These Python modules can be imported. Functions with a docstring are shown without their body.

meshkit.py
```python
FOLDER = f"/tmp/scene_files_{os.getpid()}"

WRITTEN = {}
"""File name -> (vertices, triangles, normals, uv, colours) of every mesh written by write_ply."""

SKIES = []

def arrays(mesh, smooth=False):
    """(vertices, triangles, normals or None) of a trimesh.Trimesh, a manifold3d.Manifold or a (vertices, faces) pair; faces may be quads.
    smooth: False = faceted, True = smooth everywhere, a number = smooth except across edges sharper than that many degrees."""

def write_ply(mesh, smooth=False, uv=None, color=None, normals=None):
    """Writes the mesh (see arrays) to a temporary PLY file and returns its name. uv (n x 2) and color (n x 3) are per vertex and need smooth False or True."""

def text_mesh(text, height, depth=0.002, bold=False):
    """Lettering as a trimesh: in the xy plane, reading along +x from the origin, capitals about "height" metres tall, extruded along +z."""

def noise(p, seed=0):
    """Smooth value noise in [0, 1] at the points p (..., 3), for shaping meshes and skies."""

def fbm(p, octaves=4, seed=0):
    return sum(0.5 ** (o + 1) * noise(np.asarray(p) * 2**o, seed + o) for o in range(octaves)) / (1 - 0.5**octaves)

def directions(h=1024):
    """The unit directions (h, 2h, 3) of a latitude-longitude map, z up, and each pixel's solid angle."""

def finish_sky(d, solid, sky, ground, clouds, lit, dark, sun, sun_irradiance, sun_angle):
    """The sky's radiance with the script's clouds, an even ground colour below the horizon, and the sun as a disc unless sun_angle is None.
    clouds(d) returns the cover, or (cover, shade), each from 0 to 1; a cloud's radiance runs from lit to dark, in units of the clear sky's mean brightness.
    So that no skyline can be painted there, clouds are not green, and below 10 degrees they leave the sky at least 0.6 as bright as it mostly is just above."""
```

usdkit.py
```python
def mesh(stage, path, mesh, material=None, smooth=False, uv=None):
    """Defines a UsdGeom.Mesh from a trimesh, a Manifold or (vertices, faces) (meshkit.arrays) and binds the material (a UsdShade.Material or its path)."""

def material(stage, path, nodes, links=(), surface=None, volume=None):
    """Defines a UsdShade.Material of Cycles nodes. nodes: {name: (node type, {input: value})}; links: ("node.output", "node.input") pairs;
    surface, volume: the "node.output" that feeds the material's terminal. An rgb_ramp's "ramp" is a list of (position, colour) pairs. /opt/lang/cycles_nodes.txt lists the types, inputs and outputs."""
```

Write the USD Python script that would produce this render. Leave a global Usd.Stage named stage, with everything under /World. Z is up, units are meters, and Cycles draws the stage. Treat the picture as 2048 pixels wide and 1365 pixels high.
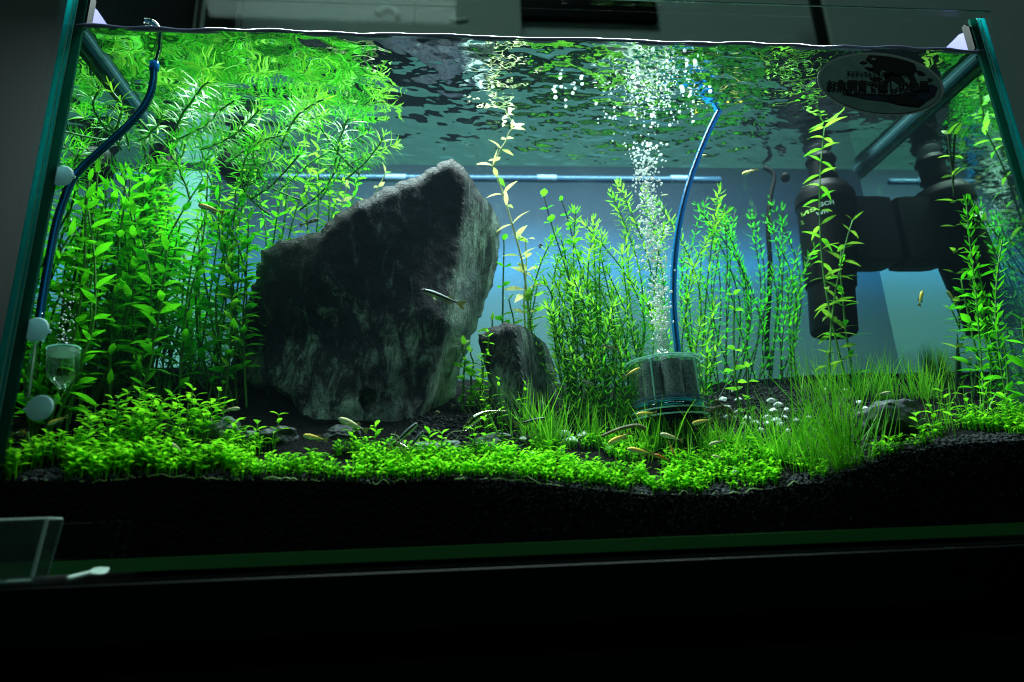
import math, json, random
import numpy as np
import trimesh
from scipy.spatial import Delaunay
from shapely.geometry import Polygon, Point
import usdkit, meshkit
from pxr import Usd, UsdGeom, UsdLux, UsdShade, Gf, Sdf, Vt

stage = Usd.Stage.CreateInMemory()
UsdGeom.SetStageUpAxis(stage, UsdGeom.Tokens.z)
UsdGeom.SetStageMetersPerUnit(stage, 1.0)
UsdGeom.Xform.Define(stage, '/World')
UsdGeom.Scope.Define(stage, '/World/Looks')

# ------------------------------------------------------------------ camera, light, exposure
CAM = np.array([-.06746, -.33376, .010]); YAW, PITCH, ROLL, FPX = .09012, .28873, -.03898, 1302.5
EXPOSURE = 0.75
LAMP = 43.0           # radiance of the tank lamp
DENS = 0.11           # cloudiness of the tank water per metre
ROOM = 2.1           # radiance of the added, unseen room fill light
cy_, sy_, cp_, sp_ = math.cos(YAW), math.sin(YAW), math.cos(PITCH), math.sin(PITCH)
FWD = np.array([sy_*cp_, cy_*cp_, sp_]); r0 = np.array([cy_, -sy_, 0]); u0 = np.cross(r0, FWD)
RT = r0*math.cos(ROLL)+u0*math.sin(ROLL); UP = u0*math.cos(ROLL)-r0*math.sin(ROLL)
cam = UsdGeom.Camera.Define(stage, '/World/camera')
m4 = np.eye(4); m4[0, :3] = RT; m4[1, :3] = UP; m4[2, :3] = -FWD; m4[3, :3] = CAM
cam.AddTransformOp().Set(Gf.Matrix4d(*m4.ravel().tolist()))
cam.CreateHorizontalApertureAttr(36.0); cam.CreateVerticalApertureAttr(36.0*682/1024)
cam.CreateFocalLengthAttr(36.0*FPX/2048); cam.CreateClippingRangeAttr(Gf.Vec2f(.01, 50))
cam.CreateFocusDistanceAttr(.42); cam.CreateFStopAttr(5.6)
cam.CreateExposureAttr(EXPOSURE)

W2, WZ, RIM, GT, YB = .3, .3119, .3399, .006, .155      # half width, water level, rim, glass, inner back

lamp = UsdLux.RectLight.Define(stage, '/World/tank_lamp/light_strip')
lamp.CreateWidthAttr(.57); lamp.CreateHeightAttr(.06); lamp.CreateIntensityAttr(LAMP)
lamp.CreateColorAttr(Gf.Vec3f(.80, 1.0, .97))
lamp.AddTranslateOp().Set(Gf.Vec3d(0, .098, .492))
room = UsdLux.RectLight.Define(stage, '/World/room_lamp/ceiling_light')  # fill light added out of view to brighten the front items and wall
room.CreateWidthAttr(.9); room.CreateHeightAttr(.9); room.CreateIntensityAttr(ROOM)
room.CreateColorAttr(Gf.Vec3f(.62, 1.0, .90))
room.AddTranslateOp().Set(Gf.Vec3d(-.5, -1.3, 2.1)); room.AddRotateXOp().Set(30)

# ------------------------------------------------------------------ helpers
def ray(px, py):
    return RT*(px-1024)/FPX+UP*(682.5-py)/FPX+FWD

def at(px, py, y):
    """Point of the plane y seen at a place of the photograph."""
    d = ray(px, py); return CAM+d*((y-CAM[1])/d[1])

def pix(P):
    d = np.asarray(P)-CAM; z = d@FWD
    return np.stack([1024+FPX*(d@RT)/z, 682.5-FPX*(d@UP)/z], -1)

_front = [(at(x, y, .008)[0], at(x, y, .008)[2]) for x, y in [(-120, 960), (400, 962), (820, 964), (1000, 966), (1300, 990), (1500, 985), (1650, 965), (1720, 938), (1800, 905), (1900, 893), (2180, 880)]]
_back = [(at(x, y, YB)[0], at(x, y, YB)[2]) for x, y in [(-20, 735), (480, 732), (800, 750), (1180, 775), (1500, 757), (1750, 745), (2200, 760)]]
FX, FZ = np.array(_front).T; BX, BZ = np.array(_back).T
def ground(x, y):
    t = np.clip((np.asarray(y)-.008)/(YB-.008), 0, 1)
    zf, zb = np.interp(x, FX, FZ), np.interp(x, BX, BZ)
    return zf+(zb-zf)*t**.95+.0035*(meshkit.noise(np.stack([np.asarray(x)*28, np.asarray(y)*28, np.zeros(np.shape(x))], -1), 5)-.5)

def on_ground(px, py):
    d = ray(px, py); lo, hi = .0085, YB-.002
    for y in np.linspace(lo, hi, 160):
        P = CAM+d*((y-CAM[1])/d[1])
        if P[2] <= ground(P[0], y): return P
    return CAM+d*((hi-CAM[1])/d[1])

used = {}
def numbered(parent, name):
    k = (str(parent), name); n = used.get(k, -1)+1; used[k] = n
    return f'{parent}/{name}' if n == 0 else f'{parent}/{name}_{n:03d}'

def put(prim, **k):
    for a, b in k.items():
        if b: prim.SetCustomDataByKey(a, b)

class Thing:
    def __init__(s, name, label, category, loc=(0, 0, 0), group=None, kind=None, matrix=None):
        s.loc = np.array(loc, float); s.path = numbered('/World', name)
        x = UsdGeom.Xform.Define(stage, s.path)
        M = np.eye(4); M[3, :3] = s.loc
        if matrix is not None: M = matrix; s.loc = np.zeros(3)
        x.AddTransformOp().Set(Gf.Matrix4d(*np.asarray(M, float).ravel().tolist()))
        put(x.GetPrim(), label=label, category=category, group=group, kind=kind)
    def part(s, name, mesh, mat, smooth=False, under=None, label=None):
        if isinstance(mesh, list): mesh = join(mesh)
        if hasattr(mesh, 'vertices'): v, f = np.array(mesh.vertices), np.array(mesh.faces)
        else: v, f = mesh
        p = numbered(under or s.path, name)
        m = usdkit.mesh(stage, p, (np.asarray(v)-s.loc, f), M[mat], smooth)
        put(m.GetPrim(), label=label)
        return p

def single(name, label, category, mesh, mat, smooth=False, group=None, kind=None):
    if isinstance(mesh, list): mesh = join(mesh)
    m = usdkit.mesh(stage, numbered('/World', name), mesh, M[mat], smooth)
    put(m.GetPrim(), label=label, category=category, group=group, kind=kind)
    return m

def dup(name, src, matrix, label, category=None, group=None):
    x = UsdGeom.Xform.Define(stage, numbered('/World', name))
    x.GetPrim().GetReferences().AddInternalReference(src)
    x.GetPrim().SetInstanceable(True)
    x.AddTransformOp().Set(Gf.Matrix4d(*np.asarray(matrix, float).ravel().tolist())) if not x.GetOrderedXformOps() else x.GetOrderedXformOps()[0].Set(Gf.Matrix4d(*np.asarray(matrix, float).ravel().tolist()))
    put(x.GetPrim(), label=label, category=category, group=group)
    return x

def join(parts):
    vs, fs, n = [], [], 0
    for q in parts:
        v, f = (np.array(q.vertices), np.array(q.faces)) if hasattr(q, 'vertices') else (np.asarray(q[0], float), np.asarray(q[1], int))
        if f.shape[1] == 4: f = np.vstack([f[:, [0, 1, 2]], f[:, [0, 2, 3]]])
        vs.append(v); fs.append(f+n); n += len(v)
    return np.vstack(vs), np.vstack(fs)

def box(x0, x1, y0, y1, z0, z1):
    b = trimesh.creation.box([x1-x0, y1-y0, z1-z0]); b.apply_translation([(x0+x1)/2, (y0+y1)/2, (z0+z1)/2]); return b

def unit(a):
    a = np.asarray(a, float); return a/max(np.linalg.norm(a), 1e-12)

def frame(d, hint=(0, 0, 1)):
    d = unit(d); h = np.array(hint, float)
    if abs(d@unit(h)) > .97: h = np.array([1., 0, 0])
    s = unit(np.cross(d, h)); return d, s, np.cross(s, d)

def smooth_path(pts, n):
    pts = np.asarray(pts, float); k = len(pts)
    if k == 2: return pts[0]+(pts[1]-pts[0])*np.linspace(0, 1, n)[:, None]
    P = np.vstack([2*pts[0]-pts[1], pts, 2*pts[-1]-pts[-2]]); out = []
    for u in np.linspace(0, k-1, n):
        i = min(int(u), k-2); t = u-i; a, b, c, d = P[i:i+4]
        out.append(.5*(2*b+(c-a)*t+(2*a-5*b+4*c-d)*t*t+(3*b-a-3*c+d)*t**3))
    return np.array(out)

def tube(path, r, sides=8, cap=True):
    path = np.asarray(path, float); n = len(path); r = np.broadcast_to(r, n)
    T = np.gradient(path, axis=0); v = []
    ref = np.array([0, 0, 1.]) if abs(unit(T[0])[2]) < .9 else np.array([1., 0, 0])
    s = unit(np.cross(T[0], ref))
    for i in range(n):
        t = unit(T[i]); s = unit(s-t*(s@t)); b = np.cross(t, s)
        a = np.linspace(0, 2*np.pi, sides, endpoint=False)[:, None]
        v.append(path[i]+r[i]*(np.cos(a)*s+np.sin(a)*b))
    v = np.vstack(v); f = []
    for i in range(n-1):
        for j in range(sides):
            a, b = i*sides+j, i*sides+(j+1) % sides
            f += [[a, b, b+sides], [a, b+sides, a+sides]]
    if cap:
        for j in range(1, sides-1):
            f += [[0, j+1, j], [(n-1)*sides, (n-1)*sides+j, (n-1)*sides+j+1]]
    return v, np.array(f)

def lathe(profile, centre, axis=(0, 0, 1), sides=32):
    d, s, b = frame(axis, (0, 1, 0)); a = np.linspace(0, 2*np.pi, sides, endpoint=False)
    v = np.vstack([np.array(centre)+h*d+r*(np.cos(a)[:, None]*s+np.sin(a)[:, None]*b) for r, h in profile]); f = []
    for i in range(len(profile)-1):
        for j in range(sides):
            p, q = i*sides+j, i*sides+(j+1) % sides
            f += [[p, q, q+sides], [p, q+sides, p+sides]]
    return v, np.array(f)

def blade(base, d, up, L, w, droop=.2, n=5, peak=.45, fold=.15, twist=0., blunt=1.):
    """A leaf: rises from base along d, bends away from up by droop, half width w at its widest."""
    d, s, b = frame(d, up)
    t = np.linspace(0, 1, n)
    c = np.asarray(base)+np.outer(t*L, d)+np.outer(-droop*L*t*t, b)
    q = np.where(t < peak, t/peak, (1-t)/(1-peak)); wd = w*np.clip(np.sin(q*np.pi/2), .05, 1)**blunt
    ang = twist*t; sv = np.cos(ang)[:, None]*s+np.sin(ang)[:, None]*b
    up_ = (fold*wd)[:, None]*b
    v = np.stack([c+sv*wd[:, None]+up_, c, c-sv*wd[:, None]+up_], 1).reshape(-1, 3)
    f = []
    for i in range(n-1):
        k = 3*i
        f += [[k, k+1, k+4], [k, k+4, k+3], [k+1, k+2, k+5], [k+1, k+5, k+4]]
    return v, np.array(f)

def rock_mesh(R, centre, rnd, sub=3, rough=.35, flat=None):
    m = trimesh.creation.icosphere(sub); v = np.array(m.vertices)
    for _ in range(9):                                   # cut facets
        d = unit(rnd.normal(size=3)); h = rnd.uniform(.55, .9)
        v -= np.clip(v@d-h, 0, None)[:, None]*d
    v *= 1+rough*(meshkit.fbm(v*2.6+rnd.uniform(0, 50, 3), 4)-.5)[:, None]
    return v*np.array(R)+np.array(centre), np.array(m.faces)

# ------------------------------------------------------------------ materials
M = {}
def mat(name, nodes, links=(), surface='p.BSDF', volume=None):
    M[name] = usdkit.material(stage, f'/World/Looks/{name}', nodes, list(links), surface=surface, volume=volume)

def plain(name, col, rough=.5, **k):
    mat(name, {'p': ('principled_bsdf', {'base_color': col, 'roughness': rough, **k})})

def mottled(name, c0, c1, scale, rough=.5, bump=.0, dist=.001, detail=4, stretch=(1, 1, 1), lo=.35, hi=.65, **k):
    n = {'g': ('geometry', {}), 'mp': ('mapping', {'scale': stretch}), 'n': ('noise_texture', {'scale': scale, 'detail': detail, 'roughness': .6}),
         'r': ('rgb_ramp', {'ramp': [(lo, c0), (hi, c1)]}), 'p': ('principled_bsdf', {'roughness': rough, **k})}
    l = [('g.position', 'mp.vector'), ('mp.vector', 'n.vector'), ('n.fac', 'r.fac'), ('r.color', 'p.base_color')]
    if bump:
        n['b'] = ('bump', {'strength': bump, 'distance': dist}); l += [('n.fac', 'b.height'), ('b.normal', 'p.normal')]
    mat(name, n, l)

def leaf(name, a, b, trans=.5, gain=1.6, rough=.35):
    """Leaf: colour varies from leaf to leaf and along it; half of the light comes through."""
    n = {'o': ('geometry', {}), 'oi': ('object_info', {}), 'nz': ('noise_texture', {'scale': 60, 'detail': 3}),
         'a': ('math', {'math_type': 'multiply', 'value2': .55}), 's': ('math', {'math_type': 'multiply_add', 'value2': .45}),
         'r': ('rgb_ramp', {'ramp': [(.2, a), (.62, b)]}), 'g': ('mix', {'mix_type': 'multiply', 'fac': 1.0, 'color2': (gain, gain, gain*.6)}),
         'p': ('principled_bsdf', {'roughness': rough, 'specular_ior_level': .35}), 't': ('translucent_bsdf', {}), 'm': ('mix_closure', {'fac': trans})}
    l = [('o.position', 'nz.vector'), ('nz.fac', 'a.value1'), ('oi.random', 's.value1'), ('a.value', 's.value3'), ('s.value', 'r.fac'),
         ('r.color', 'p.base_color'), ('r.color', 'g.color1'), ('g.color', 't.color'), ('p.BSDF', 'm.closure1'), ('t.BSDF', 'm.closure2')]
    mat(name, n, l, 'm.closure')

def pane(name, tint=(1, 1, 1), base=.04, gloss=(1, 1, 1), power=5.0, extra=None):
    """Thin clear glass: transparent, more of a mirror towards grazing, alike from both sides."""
    n = {'lw': ('layer_weight', {'blend': .5}), 'pw': ('math', {'math_type': 'power', 'value2': power}), 'ma': ('math', {'math_type': 'multiply_add', 'value2': .8, 'value3': base}),
         't': ('transparent_bsdf', {'color': tint}), 'g': ('glossy_bsdf', {'color': gloss, 'roughness': .02}), 'm': ('mix_closure', {})}
    l = [('lw.facing', 'pw.value1'), ('pw.value', 'ma.value1'), ('ma.value', 'm.fac'), ('t.BSDF', 'm.closure1'), ('g.BSDF', 'm.closure2')]
    mat(name, n, l, 'm.closure')

pane('clear_glass', (.985, 1, .995), .012)
pane('clear_plastic', (.86, .93, .92), .10, power=1.4)
pane('bulb_glass', (.86, .94, .92), .10, power=1.2)
pane('bubble', (.9, .97, 1), .35, power=1.0)
mat('acrylic', {'lw': ('layer_weight', {'blend': .5}), 't': ('transparent_bsdf', {'color': (.86, .92, .9)}), 'd': ('diffuse_bsdf', {'color': (.30, .48, .44)}), 'g': ('glossy_bsdf', {'color': (.8, .9, .9), 'roughness': .08}), 'ma': ('math', {'math_type': 'multiply_add', 'value2': .4, 'value3': .06}), 'm1': ('mix_closure', {'fac': .035}), 'm': ('mix_closure', {})},
    [('lw.facing', 'ma.value1'), ('t.BSDF', 'm1.closure1'), ('d.BSDF', 'm1.closure2'), ('ma.value', 'm.fac'), ('m1.closure', 'm.closure1'), ('g.BSDF', 'm.closure2')], 'm.closure')
mat('lid_plastic', {'lw': ('layer_weight', {'blend': .5}), 't': ('transparent_bsdf', {'color': (.86, .92, .9)}), 'd': ('diffuse_bsdf', {'color': (.45, .7, .62)}), 'g': ('glossy_bsdf', {'color': (.8, .9, .9), 'roughness': .08}), 'ma': ('math', {'math_type': 'multiply_add', 'value2': .4, 'value3': .06}), 'm1': ('mix_closure', {'fac': .24}), 'm': ('mix_closure', {})},
    [('lw.facing', 'ma.value1'), ('t.BSDF', 'm1.closure1'), ('d.BSDF', 'm1.closure2'), ('ma.value', 'm.fac'), ('m1.closure', 'm.closure1'), ('g.BSDF', 'm.closure2')], 'm.closure')
mat('water_surface', {'f': ('fresnel', {'IOR': 1.58}), 't': ('transparent_bsdf', {'color': (.96, 1, .99)}), 'g': ('glossy_bsdf', {'color': (.93, 1, .97), 'roughness': .0}), 'm': ('mix_closure', {})},
    [('f.fac', 'm.fac'), ('t.BSDF', 'm.closure1'), ('g.BSDF', 'm.closure2')], 'm.closure')
mat('water_side', {'f': ('fresnel', {'IOR': 1.333}), 't': ('transparent_bsdf', {'color': (.72, .95, .95)}), 'g': ('glossy_bsdf', {'color': (.5, .68, .58), 'roughness': .0}), 'm': ('mix_closure', {})},
    [('f.fac', 'm.fac'), ('t.BSDF', 'm.closure1'), ('g.BSDF', 'm.closure2')], 'm.closure')
mat('murk', {'v': ('principled_volume', {'color': (.45, .72, .92), 'density': DENS, 'anisotropy': .2})}, surface=None, volume='v.volume')
plain('meniscus', (.13, .14, .24), .15)
def glowglass(name, c, t, f=.6, rough=.15):
    mat(name, {'p': ('principled_bsdf', {'base_color': c, 'roughness': rough}), 't': ('translucent_bsdf', {'color': t}), 'm': ('mix_closure', {'fac': f})},
        [('p.BSDF', 'm.closure1'), ('t.BSDF', 'm.closure2')], 'm.closure')
glowglass('glass_edge', (.02, .20, .22), (.04, .60, .62), .75)
glowglass('seam', (.01, .07, .06), (.02, .28, .22), .5)
plain('rim_edge', (.03, .09, .07), .3)
glowglass('edge_line', (.3, .6, .5), (.5, .95, .85), .5)
glowglass('brace_glass', (.05, .12, .14), (.08, .22, .25), .5)
glowglass('frosted_rubber', (.42, .62, .66), (.5, .8, .85), .4, .4)
glowglass('ceramic', (.6, .75, .68), (.5, .7, .6), .4, .6)
glowglass('blue_hose', (.01, .26, .75), (.03, .5, .95), .45, .08)
glowglass('teal_hose', (.004, .06, .12), (.01, .16, .22), .45, .06)
plain('violet_lit_plastic', (.12, .10, .34), .4)  # violet lamp light put into the plastic colour
plain('black_plastic', (.0010, .0020, .0030), .5, specular_ior_level=.10)
plain('pipe_grey', (.12, .22, .24), .3)
plain('black_rubber', (.001, .002, .003), .6, specular_ior_level=.1)
plain('print_grey', (.25, .40, .38), .5)
plain('print_lime', (.30, .62, .10), .5)
mottled('sponge', (.07, .10, .11), (.26, .33, .34), 900, .9, .8, .0006)
plain('soil', (.0045, .0055, .0055), .75)
mat('soil', {'g': ('geometry', {}), 'v': ('voronoi_texture', {'scale': 420}), 'r': ('rgb_ramp', {'ramp': [(0, (.006, .007, .009)), (.6, (.0008, .001, .001))]}),
             'b': ('bump', {'strength': 1.0, 'distance': .0012, 'invert': True}), 'p': ('principled_bsdf', {'roughness': .8, 'specular_ior_level': .08})},
    [('g.position', 'v.vector'), ('v.distance', 'r.fac'), ('v.distance', 'b.height'), ('b.normal', 'p.normal'), ('r.color', 'p.base_color')])
mottled('granule', (.005, .006, .008), (.034, .042, .050), 300, .8, specular_ior_level=.3)
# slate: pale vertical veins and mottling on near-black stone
RA, RB2 = at(930, 345, .052), at(850, 800, .052)         # ridge line; the facet right of it is painted paler, as if lit
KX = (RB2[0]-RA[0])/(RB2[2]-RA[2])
for NM, LIT_MASK in (('slate', .18), ('slate_plain', 0.)):
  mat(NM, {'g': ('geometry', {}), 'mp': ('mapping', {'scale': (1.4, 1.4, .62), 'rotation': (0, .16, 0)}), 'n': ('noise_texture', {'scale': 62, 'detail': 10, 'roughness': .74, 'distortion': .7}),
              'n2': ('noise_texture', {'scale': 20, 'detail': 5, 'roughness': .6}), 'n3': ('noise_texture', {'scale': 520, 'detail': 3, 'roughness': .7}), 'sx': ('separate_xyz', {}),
              'k1': ('math', {'math_type': 'multiply_add', 'value2': -KX, 'value3': -RA[0]+KX*RA[2]}), 'k2': ('math', {'math_type': 'add'}), 'k3': ('map_range', {'from_min': -.004, 'from_max': .010, 'to_min': 0., 'to_max': LIT_MASK, 'clamp': True}),
              'h1': ('map_range', {'from_min': .095, 'from_max': .21, 'to_min': .11, 'to_max': -.05, 'clamp': True}), 'a1': ('math', {'math_type': 'add'}), 'a2': ('math', {'math_type': 'add'}),  # lower stone painted paler, as if lit, and the top darker
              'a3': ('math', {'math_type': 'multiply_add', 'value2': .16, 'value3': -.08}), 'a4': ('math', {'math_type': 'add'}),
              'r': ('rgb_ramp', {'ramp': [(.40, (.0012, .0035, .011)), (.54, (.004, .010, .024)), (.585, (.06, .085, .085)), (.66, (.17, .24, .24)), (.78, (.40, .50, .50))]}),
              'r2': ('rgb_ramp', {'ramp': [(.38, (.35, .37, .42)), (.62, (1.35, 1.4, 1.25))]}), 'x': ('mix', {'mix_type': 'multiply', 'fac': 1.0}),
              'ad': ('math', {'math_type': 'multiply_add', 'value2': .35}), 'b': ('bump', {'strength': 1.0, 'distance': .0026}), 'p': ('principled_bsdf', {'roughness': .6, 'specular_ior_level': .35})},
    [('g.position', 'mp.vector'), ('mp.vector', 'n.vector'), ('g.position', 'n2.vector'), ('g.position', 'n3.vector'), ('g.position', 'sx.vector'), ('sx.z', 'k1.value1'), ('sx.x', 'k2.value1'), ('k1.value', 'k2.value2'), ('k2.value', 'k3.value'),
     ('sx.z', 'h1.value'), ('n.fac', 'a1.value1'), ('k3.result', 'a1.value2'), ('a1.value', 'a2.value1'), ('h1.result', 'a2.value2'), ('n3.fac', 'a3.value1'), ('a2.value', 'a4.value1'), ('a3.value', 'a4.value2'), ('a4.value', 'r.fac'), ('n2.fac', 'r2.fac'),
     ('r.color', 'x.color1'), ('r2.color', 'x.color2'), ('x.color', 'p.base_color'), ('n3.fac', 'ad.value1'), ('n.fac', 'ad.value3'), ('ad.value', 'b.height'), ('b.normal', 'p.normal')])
mottled('grey_stone', (.05, .075, .08), (.20, .26, .26), 160, .7, .6, .0012)
mottled('dark_stone', (.012, .018, .024), (.06, .08, .09), 120, .6, .7, .0015)
mottled('white_pebble', (.45, .5, .52), (.85, .88, .9), 220, .4)
mottled('root_wood', (.05, .045, .02), (.26, .24, .14), 200, .7, .5, .0008, stretch=(1, 1, .4))
leaf('leaf_green', (.006, .18, .004), (.09, .52, .014), .55, 1.8)
leaf('leaf_deep', (.006, .19, .008), (.04, .46, .014), .55, 2.0)
leaf('leaf_lime', (.045, .36, .008), (.24, .62, .05), .5, 1.5)
leaf('leaf_pale', (.35, .55, .16), (.85, .80, .55), .45, 1.1)
leaf('leaf_bright', (.012, .26, .006), (.10, .56, .02), .55, 1.9)
leaf('leaf_olive', (.05, .20, .01), (.20, .42, .05))
leaf('needle', (.005, .17, .004), (.07, .50, .018), .5, 1.6)
leaf('grass_blade', (.02, .28, .006), (.20, .60, .04), .5, 1.5)
leaf('carpet_leaf', (.008, .20, .004), (.24, .70, .03), .5, 1.6)
plain('stem_green', (.05, .22, .02), .5); plain('stem_dark', (.012, .06, .012), .5); plain('root_pale', (.20, .34, .10), .6)
plain('stem_pale', (.45, .55, .28), .5)
plain('wall_paint', (.36, .46, .45), .8)
plain('table_black', (.002, .0024, .003), .12, specular_ior_level=.25)
plain('gloss_black', (.001, .002, .005), .45, specular_ior_level=.2)
plain('cabinet_black', (.0015, .0018, .002), .5, specular_ior_level=.1)
glowglass('green_mat', (.02, .17, .035), (.02, .17, .035), .2, .6)
plain('mint_board', (.20, .44, .38), .6); plain('mint_print', (.62, .80, .70), .6)
plain('mint_dim', (.20, .42, .38), .6)
plain('post_dark', (.008, .016, .014), .4); plain('post_white', (.5, .6, .55), .5)
plain('cupboard_dark', (.030, .036, .036), .8)
plain('poster_grey', (.32, .42, .38), .6); plain('poster_print', (.66, .8, .72), .6)
plain('blue_board', (.06, .26, .46), .5); mat('glow_board', {'g': ('geometry', {}), 's': ('separate_xyz', {}), 'n': ('noise_texture', {'scale': 7, 'detail': 3}), 'm0': ('math', {'math_type': 'multiply_add', 'value2': 1.81, 'value3': .0019}), 'm': ('math', {'math_type': 'multiply_add', 'value2': .10}),
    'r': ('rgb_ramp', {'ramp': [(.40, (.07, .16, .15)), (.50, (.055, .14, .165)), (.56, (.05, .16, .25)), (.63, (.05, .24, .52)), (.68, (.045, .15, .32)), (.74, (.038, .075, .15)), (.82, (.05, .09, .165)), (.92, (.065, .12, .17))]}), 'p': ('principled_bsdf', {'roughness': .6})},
    [('g.position', 's.vector'), ('s.z', 'm0.value1'), ('g.position', 'n.vector'), ('n.fac', 'm.value1'), ('m0.value', 'm.value3'), ('m.value', 'r.fac'), ('r.color', 'p.base_color')])  # soft blue glow behind the tank put into the colour by height
glowglass('tube_blue', (.07, .15, .27), (.09, .18, .32), .3, .2); plain('tube_white', (.20, .30, .48), .3)
plain('cup_edge', (.40, .58, .54), .2); plain('cup_dim', (.10, .19, .17), .3)  # highlights on the clear cup painted as a paler tone than its edges
plain('spoon_plastic', (.50, .66, .60), .4)
mottled('sticker_base', (.13, .23, .21), (.19, .30, .275), 35, .6, lo=.4, hi=.6); plain('sticker_rim', (.30, .38, .34), .6); plain('sticker_ink', (.006, .010, .010), .6); plain('sticker_navy', (.010, .022, .045), .6)
# fish: coloured back over a silver belly
def fishmat(name, back, mid, belly, stripe=None):
    ramp = [(0, belly), (.40, belly), (.52, mid), (.66, back), (1, back)]
    if stripe: ramp = [(0, belly), (.38, belly), (.43, stripe), (.55, stripe), (.60, mid), (.72, back), (1, back)]
    mat(name, {'tc': ('texture_coordinate', {}), 's': ('separate_xyz', {}), 'a': ('math', {'math_type': 'multiply_add', 'value2': 4.2, 'value3': .5}), 'r': ('rgb_ramp', {'ramp': ramp}),
               'p': ('principled_bsdf', {'roughness': .35, 'specular_ior_level': .5})},
        [('tc.object', 's.vector'), ('s.z', 'a.value1'), ('a.value', 'r.fac'), ('r.color', 'p.base_color')])
fishmat('fish_gold', (.85, .60, .02), (.80, .66, .14), (.55, .68, .62)); fishmat('fish_silver', (.62, .62, .26), (.72, .78, .58), (.62, .75, .74))
fishmat('fish_orange', (.75, .22, .01), (.72, .25, .02), (.65, .34, .06)); fishmat('fish_dark', (.05, .07, .03), (.22, .24, .10), (.35, .42, .38))
fishmat('fish_stripe', (.10, .15, .15), (.20, .28, .28), (.40, .50, .50), (.004, .006, .008))
glowglass('fin', (.35, .40, .16), (.4, .45, .2), .5, .3); plain('eye', (.01, .012, .02), .1); plain('eye_ring', (.5, .6, .65), .2)
pane('shrimp_shell', (.86, .88, .74), .22, (.8, .8, .6), power=1.2)
# ------------------------------------------------------------------ room behind, table
WALL = .56
def wall_box(px0, px1, py0, py1, y, t=.01):
    c = [at(px, py, y) for px in (px0, px1) for py in (py0, py1)]
    x0 = (c[0][0]+c[1][0])/2; x1 = (c[2][0]+c[3][0])/2; z1 = (c[0][2]+c[2][2])/2; z0 = (c[1][2]+c[3][2])/2
    return box(x0, x1, y, y+t, z0, z1)
single('room_wall', 'plain grey teal wall of the room far behind the tank', 'wall', box(-2.2, 2.2, WALL, WALL+.02, -.8, 2.4), 'wall_paint', kind='structure')
cab = single('side_cupboard', 'dark grey cupboard standing in the shade left of the tank', 'cupboard', join([box(-1.6, -.415, .2, .60, -.0115, 1.6), box(-1.595, -.425, .194, .2, .02, .60), box(-1.595, -.425, .194, .2, .61, 1.59)]), 'cupboard_dark')
table = Thing('table', 'black glossy table top that carries the tank', 'table', (0, 0, 0))
tb = trimesh.creation.box([2.4, .66, .026]); tb.apply_translation([0, .295, -.0155])
table.part('table_top', tb, 'table_black')
e = [box(-1.2, 1.2, -.0375, -.0350, -.0265, -.0045)]
table.part('front_edge', e, 'table_black')
table.part('edge_bead', tube([(-1.2, -.0362, -.0042), (0, -.0362, -.0042), (1.2, -.0362, -.0042)], .0009, 12), 'gloss_black', True)
table.part('cabinet_front', box(-1.2, 1.2, -.030, -.010, -.8, -.0286), 'cabinet_black')
table.part('cabinet_body', box(-1.19, 1.19, -.0095, .60, -.8, -.029), 'cabinet_black')

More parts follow.
